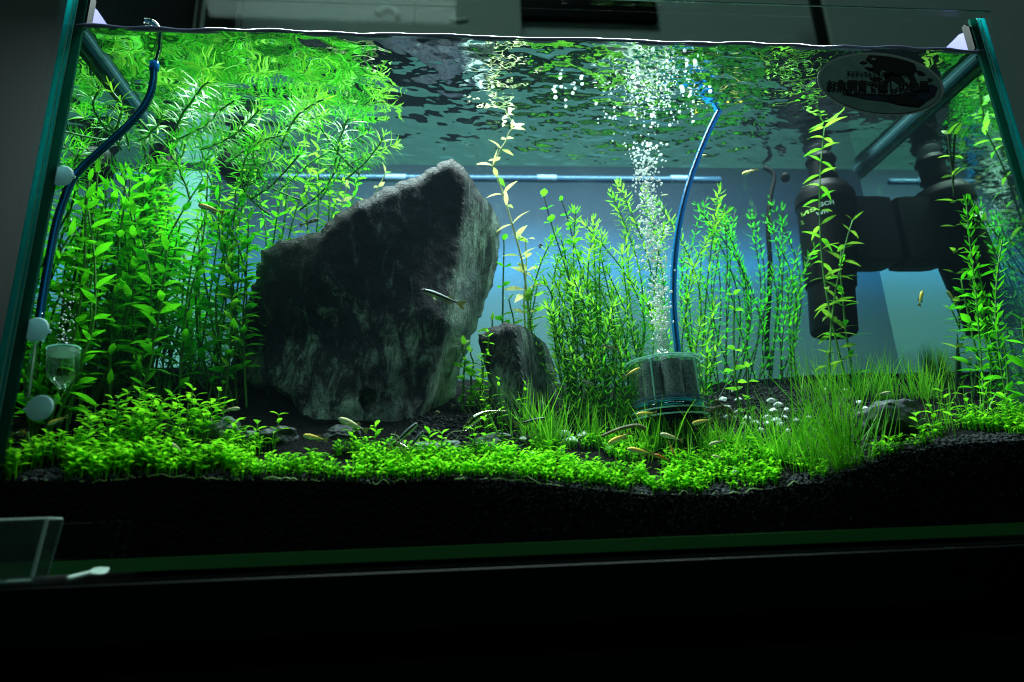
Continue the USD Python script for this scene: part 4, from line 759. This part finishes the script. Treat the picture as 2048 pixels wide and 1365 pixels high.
for px, y, tx, ty in bush:
    whorled('fine_stem_plant', RO, 'plant', B_(px, 790, y), at(tx, ty, y), .0043, .0066, .00062, 5, 'leaf_lime' if RN.random() < .5 else 'leaf_bright', RN.normal()*.11-.05, group='fine stem plants of the bright middle bush', top='leaf_lime', tipgrow=1.15, rise=.12, droop=-.22)
for px, y, tx, ty, k in [(1395, .10, 1440, 378, 1), (1390, .095, 1390, 560, 0), (1420, .10, 1455, 420, 0), (1410, .09, 1430, 600, 0), (1385, .085, 1400, 640, 0), (1430, .085, 1440, 680, 0), (1400, .08, 1415, 690, 0)]:
    whorled('fine_stem_plant', 'yellow green fine stem plant right of the blue air hose', 'plant', B_(px, 780, y), at(tx, ty, y), .0046, .0062, .00065, 4, 'leaf_green', RN.normal()*.06+.06, group='fine stem plants right of the blue hose', top='leaf_lime', tipgrow=1.2, rise=.15, droop=-.25)
RB = 'dark green fine stem plant in the dim row behind the blue hose'
for k in range(30):
    px = 1385+k*6.6+RN.uniform(-6, 6); y = RN.uniform(.115, .147); tx = px-RN.uniform(-30, 75)+10; ty = RN.uniform(395, 560)
    whorled('fine_stem_plant', RB, 'plant', B_(px, 760, y), at(tx, ty, y), RN.uniform(.0052, .0068), .0058, .00055, 4, 'leaf_deep', RN.normal()*.09-.05, group='dim fine stem plants at the back', rise=.25, stem='stem_dark')
for px, y, tx, ty in [(1590, .12, 1640, 470), (1600, .12, 1590, 560)]:
    whorled('fine_stem_plant', RB, 'plant', B_(px, 755, y), at(tx, ty, y), .006, .0065, .0008, 4, 'leaf_green', .08, group='dim fine stem plants at the back')
# wavy-leaved stems before the canisters
leafy('wavy_leaf_plant', 'tall wavy leaved stem plant in front of the black canister reaching the surface', 'plant', B_(1690, 745, .105), at(1640, 205, .09), 19, .0165, .0023, 'leaf_olive', .055, droop=.55, rise=.35, start=.1, topsize=.9, tipmat='leaf_lime')
leafy('wavy_leaf_plant', 'second wavy leaved stem leaning left before the black canister', 'plant', B_(1650, 745, .10), at(1705, 440, .098), 11, .0155, .0022, 'leaf_olive', .04, droop=.5, rise=.4, start=.12)
leafy('wavy_leaf_plant', 'wavy leaved stem with bushy top just right of the black canister', 'plant', B_(1705, 750, .11), at(1680, 500, .105), 9, .015, .0022, 'leaf_green', .02, droop=.5, start=.1)
leafy('bare_stem_plant', 'dark stem plant with few leaves rising along the right pane to the surface', 'plant', B_(1915, 745, .10), at(1985, 270, .05), 10, .0135, .0025, 'leaf_olive', -.03, droop=.3, start=.15, stem='stem_dark', r=.0012)
leafy('bare_stem_plant', 'dark leaning stem plant touching the right pane', 'plant', B_(1940, 745, .085), at(2040, 430, .05), 9, .0145, .0028, 'leaf_green', -.04, droop=.3, start=.15, stem='stem_dark', r=.0011)
for px, y, tx, ty in [(1950, .05, 1985, 400), (2000, .03, 2030, 480), (1965, .06, 1950, 560)]:
    whorled('fine_stem_plant', 'soft green fine stem plant in the right back corner', 'plant', B_(px, 755, y), at(tx, ty, y), .0058, .0066, .0007, 4, 'leaf_green', RN.normal()*.05, group='fine stem plants in the right back corner')
for px, y, tx, ty in [(1975, .07, 2010, 560), (2000, .06, 2035, 600), (1955, .085, 1985, 620), (2020, .06, 2046, 520), (1990, .05, 2000, 640), (2030, .03, 2044, 640)]:
    leafy('broad_leaf_plant', 'green leafy stem plant in the thicket by the right pane', 'plant', B_(px, 760, y), at(tx, ty, y), 8, .0135, .0026, 'leaf_green', RN.normal()*.04, group='leafy plants by the right pane')
# grass tufts
def tuft(label, px, py, n, hpx, spread, lean=0, mt='grass_blade', y=None, w=.00038, group=None):
    c_ = on_ground(px, py) if y is None else B_(px, py, y); s_ = np.linalg.norm(at(px+100, py, c_[1])-at(px, py, c_[1]))/100; ms = []
    for _ in range(n):
        a = RN.uniform(0, 6.28); rr_ = abs(RN.normal())*spread*s_*.30; p = c_+np.array([math.cos(a)*rr_, math.sin(a)*rr_*.6, -.002])
        p[1] = np.clip(p[1], .0095, YB-.004); d = unit([RN.normal()*.24+lean*.3+math.cos(a)*.10, RN.normal()*.16, 1]); h_ = hpx*s_*RN.uniform(.45, 1.05)
        ms.append(keep(blade(p, d, (d[0]*.6, d[1], .3), h_, w*RN.uniform(.8, 1.3), -RN.uniform(-.25, .35)*np.sign(d[0]+1e-6), 5, .25, .0)))
    single('grass_tuft', label, 'grass', join(ms), mt, True, group)
tuft('largest bright grass tuft standing in front of the pebbles on the right', 1690, 945, 170, 280, 150, w=.00030)
tuft('dense grass tuft right of the small slate rock', 1100, 900, 110, 130, 60)
tuft('thin grass tuft at the foot of the small slate rock', 1050, 880, 40, 150, 80)
tuft('sparse grass tuft left of the round filter', 1180, 880, 60, 100, 110, .3)
tuft('grass blades growing before the round filter base', 1320, 900, 90, 120, 190)
tuft('grass tuft right of the filter base by the pebbles', 1450, 905, 80, 110, 110, .6)
tuft('low grass tuft in front of the open gravel', 1560, 925, 70, 120, 90)
tuft('grass tuft left of the largest tuft', 1620, 930, 70, 140, 70)
for px, py, sp in [(1240, 905, 150), (1330, 880, 160), (1400, 915, 160), (1500, 900, 170), (1540, 870, 150), (1600, 905, 120), (1290, 930, 150), (1480, 935, 150), (1960, 850, 120), (1880, 860, 110)]:
    tuft('thin loose grass between the carpet and the pebbles on the right half', px, py, 24, 105, sp, RN.uniform(-.3, .5), w=.00026, group='thin loose grass of the right half')
for k, (px, py, n, h_, sp) in enumerate([(1770, 800, 90, 110, 110), (1850, 800, 90, 90, 110), (1720, 800, 60, 90, 80), (1930, 770, 70, 90, 90), (1650, 790, 40, 90, 80), (2010, 780, 70, 100, 80)]):
    tuft('hazy grass tuft in the back row on the right', px, py, n, h_, sp, group='grass tufts of the back row on the right')
for px in (330, 450, 1240, 1195): tuft('small dark grass tuft at the foot of the back plants', px, 760, 30, 70, 50, 0, 'leaf_deep', y=.10, group='dark grass tufts at the back')
tuft('pale thin grass tuft behind the grey stone right of the tall rock', 985, 850, 24, 100, 70)

# carpet
def sprig(h_, pairs, ll, lw, rnd):
    ms = []; L = [np.array([0, 0, -.002])+np.array([.10*h_*math.sin(q*2), .03*h_*q, h_*q+.002*q]) for q in np.linspace(0, 1, 6)]; out = [tube(L, np.linspace(.00042, .0003, 6), 4)]
    a0 = rnd.uniform(0, 6.28)
    for k in range(pairs):
        q = 1-.62*k/max(pairs, 1); p = L[int(round(q*5))]
        for j in range(2):
            a = a0+k*1.57+j*3.14+rnd.normal()*.25; d = unit([math.cos(a), math.sin(a), rnd.uniform(1.0, 2.2)])
            ms.append(blade(p, d, (0, 0, 1), ll*rnd.uniform(.8, 1.2), lw, .75, 6, .70, .15))
    return out, ms
rc = np.random.default_rng(5)
protos = []
for h_, pr_ in ((.006, 1), (.007, 2), (.0085, 2), (.010, 3), (.005, 1), (.009, 2)):
    a, b = sprig(h_, pr_, .0036, .00086, rc); protos.append(join(a+b))
area = Polygon([(-20, 912), (60, 908), (140, 902), (240, 880), (330, 868), (420, 866), (480, 880), (560, 896), (630, 900), (720, 900), (830, 908), (1000, 906), (1100, 898), (1250, 880), (1440, 880), (1560, 905), (1640, 935), (1720, 935), (1752, 905), (1800, 900), (1860, 882), (1950, 835), (2070, 815), (2070, 930), (1752, 960), (1660, 990), (1300, 1020), (-20, 1000)])
pos, sc = [], []
for _ in range(60000):
    x, y = rc.uniform(-.291, .291), rc.uniform(.0085, .085); z = float(ground(x, y)); q = pix((x, y, z))
    if not area.contains(Point(*q)): continue
    if 1560 < q[0] < 1700 and rc.random() < .6: continue
    if y > .03 and rc.random() < .35: continue
    if q[0] > 1740 and rc.random() < .35+4*(y-.008): continue
    if q[0] < 480 and y > .018 and rc.random() < .5: continue
    if meshkit.noise(np.array([x*70, y*90, 0.]), 31) < .30: continue
    pos.append((x, y, z-.0005)); sc.append(rc.uniform(.7, 1.25)*(1.08 if q[0] < 470 else .85 if q[0] > 1750 else .72))
    if len(pos) >= 3300: break
instancer('carpet_plants', 'low bright green carpet of small two leaved plants over the front soil', 'ground cover', protos, 'carpet_leaf', pos, sc, [((0, 0, 1), rc.uniform(0, 6.28)) for _ in pos])
print('carpet', len(pos))
for px, py, hpx in [(250, 900, 70), (285, 890, 95), (310, 880, 85), (335, 880, 100), (358, 905, 150), (345, 870, 70), (390, 870, 60), (420, 885, 80), (225, 900, 60), (300, 915, 90), (270, 870, 80), (545, 905, 78), (505, 905, 60), (460, 900, 60), (700, 900, 50), (745, 905, 60), (855, 910, 45), (880, 912, 50), (965, 915, 82), (945, 915, 62), (205, 880, 50), (380, 905, 110), (320, 905, 120), (1895, 850, 70), (1940, 850, 60), (1870, 870, 50), (1980, 850, 70), (1840, 890, 60), (2020, 860, 60), (1910, 880, 60)]+[(RN.uniform(150, 470), RN.uniform(868, 925), RN.uniform(55, 120)) for _ in range(34)]:
    c_ = on_ground(px, py); s_ = np.linalg.norm(at(px+100, py, c_[1])-at(px, py, c_[1]))/100
    a, b = sprig(hpx*s_*RN.uniform(.85, 1.05), int(2+hpx/40), .0050, .0013, RN)
    left = px < 1200
    t = Thing('carpet_sprig', 'tall sprig standing out of the carpet %s' % ('left of and before the tall rock' if left else 'at the right end'), 'plant', c_, 'tall carpet sprigs %s' % ('on the left' if left else 'on the right'))
    t.part('stem', (a[0][0]+c_, a[0][1]), 'stem_green', True)
    for m in b: t.part('leaf', keep((m[0]+c_, m[1])), 'carpet_leaf', True)
for px, y, tx, ty in [(978, .058, 977, 665), (1005, .05, 1000, 760), (1030, .05, 1050, 770), (990, .052, 965, 790)]:
    whorled('creeping_sprig', 'thin sprig of tiny paired leaves before the small slate rock', 'plant', B_(px, 850, y), at(tx, ty, y), .0036, .0042, .0010, 2, 'carpet_leaf', RN.normal()*.05, group='thin sprigs before the small slate rock', rise=.3, droop=.3)
ms = []
for _ in range(60):
    px = RN.uniform(0, 1750); x = at(px, 960, .0085)[0]; z = float(ground(x, .008)); L = [np.array([x, GT+.0013, z+.001])]
    for _ in range(5): L.append(L[-1]+np.array([RN.normal()*.0010, 0, -RN.uniform(.0005, .0022)]))
    ms.append(tube(smooth_path(L, 9), np.linspace(.0003, .00012, 9), 4))
for _ in range(24):
    px = RN.uniform(100, 1650); L = [np.array([at(px, 960, .0085)[0], GT+.0014, 0])]; L[0][2] = float(ground(L[0][0], .008))+.0005
    for _ in range(4):
        q = L[-1]+np.array([RN.uniform(.002, .006), 0, 0]); q[2] = float(ground(q[0], .008))+RN.normal()*.0012; L.append(q)
    ms.append(tube(smooth_path(L, 12), .00032, 4))
single('carpet_roots', 'pale thin roots and runners of the carpet along the front glass', 'roots', join(ms), 'root_pale', True, kind='stuff')
# brown root wood beside the filter
t = Thing('driftwood', 'tangle of pale brown root wood right of the filter base', 'driftwood', on_ground(1430, 860))
for pts, r_ in [([(1395, 850), (1420, 822), (1450, 815), (1468, 830)], .0022), ([(1405, 860), (1432, 838), (1462, 842)], .0016), ([(1418, 815), (1440, 850), (1446, 872)], .0018), ([(1430, 800), (1452, 822), (1470, 855)], .0015)]:
    P = [at(a, b, .050) for a, b in pts]; t.part('root', tube(smooth_path(P, 14), np.linspace(r_, r_*.5, 14)*(1+.2*np.sin(np.arange(14)*2.1)), 8), 'root_wood', True)
t = Thing('driftwood', 'short leaning piece of root wood on the grass before the filter', 'driftwood', on_ground(1265, 870))
t.part('root', tube(pathpx([(1205, 872, .032), (1240, 858, .034), (1272, 852, .036), (1290, 858, .038)], 14), np.linspace(.0008, .0015, 14), 8), 'root_wood', True)

# ------------------------------------------------------------------ fish
def fish_parts(t, body, deep=.115, wide=.062, tail=.20, long=False):
    n, m = 18, 14; v = []; Lb = .80
    for i, q in enumerate(np.linspace(0, 1, n)):
        h_ = deep*(math.sin(math.pi*min(q**.62, 1))**.85 if q < 1 else 0); h_ = max(h_*(1-.15*q), .018*(1 if q > .5 else .5)); w2 = max(wide*math.sin(math.pi*q**.5)**.9 if 0 < q < 1 else 0, .008)
        zc = .012*math.sin(q*3.1)
        for j in range(m):
            a = 2*math.pi*j/m; v.append((.5-Lb*q, w2*math.cos(a), zc+h_*math.sin(a)*(1 if math.sin(a) < 0 else .85)))
    f = [[i*m+j, i*m+(j+1) % m, (i+1)*m+(j+1) % m, (i+1)*m+j] for i in range(n-1) for j in range(m)]
    f = np.array(f); f = np.vstack([f[:, [0, 2, 1]], f[:, [0, 3, 2]]]); v = np.array(v)
    cap = [[0, j, j+1] for j in range(1, m-1)]+[[(n-1)*m, (n-1)*m+j+1, (n-1)*m+j] for j in range(1, m-1)]
    bp = t.part('body', (v, np.vstack([f, np.array(cap)])), body, True)
    def fin(name, pts, th=.004):
        g = trimesh.creation.extrude_polygon(Polygon(pts), th); w = np.array(g.vertices); t.part(name, (np.stack([w[:, 0], w[:, 2]-th/2, w[:, 1]], 1), np.array(g.faces)), 'fin')
    x = .5-Lb
    fin('tail_fin', [(x+.02, .014), (x-.08, tail*.42), (x-.19, tail*.52), (x-.15, tail*.12), (x-.16, 0), (x-.15, -tail*.12), (x-.19, -tail*.52), (x-.08, -tail*.42), (x+.02, -.014)] if not long else [(x+.02, .014), (x-.12, .09), (x-.2, .1), (x-.13, 0), (x-.2, -.1), (x-.12, -.09), (x+.02, -.014)])
    fin('dorsal_fin', [(-.02, deep*.62), (-.10, deep*1.25), (-.19, deep*.95), (-.16, deep*.5)]); fin('anal_fin', [(.0, -deep*.75), (-.10, -deep*1.30), (-.24, -deep*.80), (-.2, -deep*.35)])
    for s in (-1, 1):
        t.part('eye_ring', trimesh.creation.icosphere(1, .026).apply_translation((.425, s*wide*.50, .018)), 'eye_ring', True, bp); t.part('eye', trimesh.creation.icosphere(1, .019).apply_translation((.428, s*(wide*.50+.012), .018)), 'eye', True, bp)
        w = blade((.25, s*wide*.85, -.02), unit((-.8, s*.5, -.3)), (0, 0, 1), .13, .03, .1, 4, .6, 0); t.part('pectoral_fin', w, 'fin', True)
src = {}
def fish(kind, head, tail, y, label, yt=None, name='fish'):
    H, T = at(*head, y), at(*tail, yt if yt is not None else y); L = np.linalg.norm(H-T); fx = unit(H-T); fy = unit(np.cross((0, 0, 1), fx)) if abs(fx[2]) < .95 else unit(np.cross((0, 1, 0), fx)); fz = np.cross(fx, fy)
    Mx = np.eye(4); Mx[0, :3], Mx[1, :3], Mx[2, :3] = fx*L, fy*L, fz*L; Mx[3, :3] = (H+T)/2
    if kind not in src:
        t = Thing(name, label, 'fish', matrix=Mx); fish_parts(t, 'fish_'+kind, *((.075, .055, .2, True) if kind == 'stripe' else ())); src[kind] = t.path
    else: dup(name, src[kind], Mx, label, 'fish')
for a in [('gold', (396, 410), (450, 427), .06, 'golden fish with dark belly swimming before the left thicket'), ('dark', (638, 438), (598, 452), .075, 'small dark backed fish above the shoulder of the tall rock'),
          ('gold', (94, 850), (138, 832), .022, 'yellow fish below the lower suction cup of the diffuser'), ('gold', (34, 862), (56, 868), .03, 'small yellow fish at the left pane above the carpet', .022),
          ('silver', (480, 817), (442, 821), .03, 'pale fish above the rounded grey stone'), ('gold', (428, 904), (402, 903), .016, 'yellow fish low in the carpet below the rounded grey stone'),
          ('silver', (340, 886), (372, 912), .018, 'dim fish diving into the left carpet'), ('silver', (677, 837), (738, 864), .030, 'pale gold fish before the foot of the tall rock'),
          ('gold', (606, 871), (657, 881), .022, 'slim yellow fish just above the carpet left of the rock foot'), ('gold', (1272, 830), (1316, 825), .040, 'yellow fish at the lower left edge of the round filter'),
          ('gold', (1384, 848), (1428, 838), .036, 'yellow fish right below the round filter'), ('gold', (1216, 888), (1264, 864), .024, 'long yellow fish left below the filter nosing into the carpet'),
          ('silver', (1320, 868), (1368, 882), .024, 'grey and yellow fish in the grass below the filter'), ('gold', (1254, 898), (1310, 909), .018, 'yellow fish with blue belly over the carpet left of the orange one'),
          ('orange', (1349, 912), (1337, 880), .0115, 'bright orange fish pointing down into the carpet'), ('orange', (1309, 909), (1340, 922), .0120, 'small orange fish just left of the bright orange one'),
          ('silver', (1418, 890), (1452, 880), .024, 'small pale fish over the carpet right of the bright orange one'), ('silver', (1424, 912), (1450, 917), .017, 'small pale fish low in the carpet below the open gravel'),
          ('gold', (1282, 737), (1243, 756), .050, 'fish passing the upper left edge of the round filter'), ('dark', (1187, 771), (1158, 758), .060, 'brown fish before the bright middle bush'),
          ('dark', (1202, 692), (1240, 700), .066, 'dark fish among the fine stems left of the filter neck'), ('gold', (1484, 349), (1517, 338), .10, 'small yellow fish in open water right of the blue hose'),
          ('gold', (1413, 311), (1391, 313), .10, 'small pale fish touching the blue hose near the surface'), ('gold', (1845, 582), (1838, 614), .10, 'upright pale fish before the lower cup of the right filter'),
          ('gold', (1870, 582), (1900, 610), .10, 'slanting pale fish at the edge of the right filter cup'), ('dark', (1972, 476), (1992, 490), .09, 'dark small fish among the right hand stems'),
          ('silver', (2048, 548), (2014, 530), .07, 'silver fish by the right pane'), ('dark', (2030, 490), (2008, 470), .09, 'second dark small fish by the right pane higher than the silver one'),
          ('silver', (1900, 716), (1924, 724), .09, 'tiny pale fish over the back grass on the right'), ('gold', (1950, 712), (1968, 722), .09, 'tiny yellow fish over the back grass nearest the right pane'),
          ('silver', (1336, 390), (1316, 393), .10, 'tiny pale fish left of the blue hose in open water'), ('silver', (1380, 530), (1362, 520), .09, 'tiny pale fish right of the blue hose at mid height'),
          ('stripe', (842, 580), (932, 612), .040, 'dark striped slender fish hovering before the face of the tall rock'), ('stripe', (1092, 837), (1026, 850), .045, 'striped slender fish before the small slate rock'),
          ('stripe', (836, 846), (772, 904), .026, 'pale striped slender fish at the tip of the tall rock'), ('stripe', (848, 862), (806, 912), .024, 'second striped slender fish resting against the rock tip'),
          ('silver', (1782, 785), (1750, 790), .06, 'small grey fish behind the dark stone on the right')]:
    fish(*a[:5], *(a[5:6]))
# shrimps
for hx, hy, tx, ty, y, lb in [(926, 862, 1000, 822, .04, 'translucent shrimp climbing on the open soil right of the tall rock'), (800, 888, 825, 930, .017, 'translucent shrimp clinging to the carpet below the tip of the rock')]:
    H, T = at(hx, hy, y), at(tx, ty, y); L = np.linalg.norm(T-H); d = unit(T-H); d, s, b = frame(d, (0, 1, 0)); up = s if s[2] > 0 else -s
    t = Thing('shrimp', lb, 'shrimp', H); q = np.linspace(0, 1, 16); path = H+np.outer(q*L, d)+np.outer(.12*L*np.sin(q*np.pi), up)
    t.part('body', tube(path, L*(.02+.085*np.sin(np.pi*np.clip(q+.04, 0, 1)**.75)), 10), 'shrimp_shell', True)
    for k in range(6): t.part('leg', tube([path[2+k]-up*L*.05, path[2+k]-up*L*.16-d*L*.02, path[2+k]-up*L*.24-d*L*.08], .00022, 4), 'root_pale')
    for k in (-1, 1): t.part('antenna', tube(smooth_path([H, H-d*L*.3+up*L*.1*k, H-d*L*.55-up*L*.12*k], 8), .00016, 4), 'root_pale')
    t.part('tail_fan', blade(path[-1], unit(d-up*.4), up, L*.16, L*.07, .1, 5, .7, 0), 'fin', True)
# small snails
for px, py, r_, y, lb in [(873, 828, 7, .05, 'small tan snail beside the tip of the tall rock'), (905, 813, 4, .06, 'tiny tan snail in the dark gap right of the rock'), (1080, 492, 5, .08, 'tiny pink snail floating in open water right of the rock')]:
    c_ = at(px, py, y); s_ = r_*np.linalg.norm(at(px+100, py, y)-c_)/100; a = np.linspace(0, 4.4*np.pi, 46); rr_ = s_*.75*np.exp(-a*.17)
    t = Thing('snail', lb, 'snail', c_); t.part('shell', tube(c_+np.stack([rr_*np.cos(a), -a*s_*.03, rr_*np.sin(a)], 1), rr_*.48, 8), 'root_wood', True); t.part('foot', rock_mesh((s_*.7, s_*.4, s_*.25), c_-np.array([0, 0, s_*.8]), np.random.default_rng(2), 2, .2), 'root_wood', True)

# ------------------------------------------------------------------ bubbles
bsrc = None
def bubble(c_, r_, label, group, flat_=.7, name='air_bubble'):
    global bsrc
    Mx = np.eye(4); Mx[0, 0] = Mx[1, 1] = r_; Mx[2, 2] = r_*flat_; Mx[3, :3] = c_
    if bsrc is None:
        t = Thing(name, label, 'bubble', group=group, matrix=Mx); t.part('skin', trimesh.creation.icosphere(2), 'bubble_white', True); bsrc = t.path
    else: dup(name, bsrc, Mx, label, 'bubble', group)
mat('bubble_white', {'lw': ('layer_weight', {'blend': .35}), 't': ('transparent_bsdf', {'color': (.95, 1, 1)}), 'g': ('glossy_bsdf', {'color': (1, 1, 1), 'roughness': .12}), 'd': ('mix_closure', {'fac': .5}), 'd1': ('diffuse_bsdf', {'color': (.97, 1, 1)}), 'd2': ('translucent_bsdf', {'color': (.97, 1, 1)}), 'm1': ('mix_closure', {'fac': .75}), 'm': ('mix_closure', {'fac': .9})},
    [('g.BSDF', 'm1.closure1'), ('d1.BSDF', 'd.closure1'), ('d2.BSDF', 'd.closure2'), ('d.closure', 'm1.closure2'), ('t.BSDF', 'm.closure1'), ('m1.closure', 'm.closure2')], 'm.closure')
col = [(718, 1327, 6), (640, 1318, 16), (560, 1312, 24), (480, 1305, 26), (400, 1298, 22), (330, 1290, 26), (290, 1285, 34)]
LB = 'white air bubble in the column rising from the round filter'
rb = np.random.default_rng(12)
for _ in range(185):
    py = rb.uniform(285, 722); cx = np.interp(-py, [-c[0] for c in col], [c[1] for c in col]); sp = np.interp(-py, [-c[0] for c in col], [c[2] for c in col])
    bubble(at(cx+rb.normal()*sp*.55, py, .062+rb.normal()*.003), rb.uniform(.0008, .0016)*(.75 if py > 650 else 1), LB, 'bubbles of the rising column', rb.uniform(.5, .85))
LS = 'bright bubble spreading under the water surface above the filter'
for _ in range(68):
    q = clampP(at(1290+rb.normal()*75, rb.uniform(150, 285), .06)); x = at(1290, 250, .06)[0]+rb.normal()*.022; y = .058+rb.normal()*.020
    bubble(np.array([x, np.clip(y, .012, .14), WZ-.0026-abs(rb.normal())*.006]), rb.uniform(.0004, .0013), LS, 'bubbles under the surface', rb.uniform(.6, .9))
for px, y in [(985, .05), (962, .05), (1145, .055), (1150, .05), (1165, .045), (1110, .06), (1420, .05), (1365, .05), (1280, .03), (1340, .026), (1380, .024), (1398, .023), (1352, .03), (1315, .010), (1380, .010)]:
    x = CAM[0]; P = at(px, 180, y); P[2] = WZ-.0024; bubble(P, rb.uniform(.0011, .0017), LS, 'bubbles under the surface', .8)
for _ in range(32):
    py = 690-abs(rb.normal())*95; bubble(at(130+rb.normal()*10+(690-py)*.06, max(py, 440), .0145), rb.uniform(.00025, .0006), 'tiny bubble rising from the glass diffuser', 'bubbles of the glass diffuser', .9)

# the finest bubbles, too small to tell apart
pos, sc = [], []
for _ in range(900):
    py = rb.uniform(285, 722); cx = np.interp(-py, [-c[0] for c in col], [c[1] for c in col]); sp = np.interp(-py, [-c[0] for c in col], [c[2] for c in col])
    pos.append(at(cx+rb.normal()*sp*.6, py, .062+rb.normal()*.004)); sc.append(rb.uniform(.0003, .0008))
for _ in range(260):
    x = at(1300, 200, .06)[0]+rb.normal()*.016; pos.append((x, np.clip(.045+rb.normal()*.022, .010, .12), WZ-.0012-abs(rb.normal())*.006)); sc.append(rb.uniform(.0002, .0006))
for _ in range(70):
    py = max(690-abs(rb.normal())*110, 420); pos.append(at(130+rb.normal()*11+(690-py)*.06, py, .0145)); sc.append(rb.uniform(.00015, .0003))
instancer('bubble_mist', 'finest air bubbles drifting round the two bubble columns', 'bubbles', [trimesh.creation.icosphere(1)], 'bubble_white', pos, sc, [((0, 0, 1), 0.) for _ in pos])
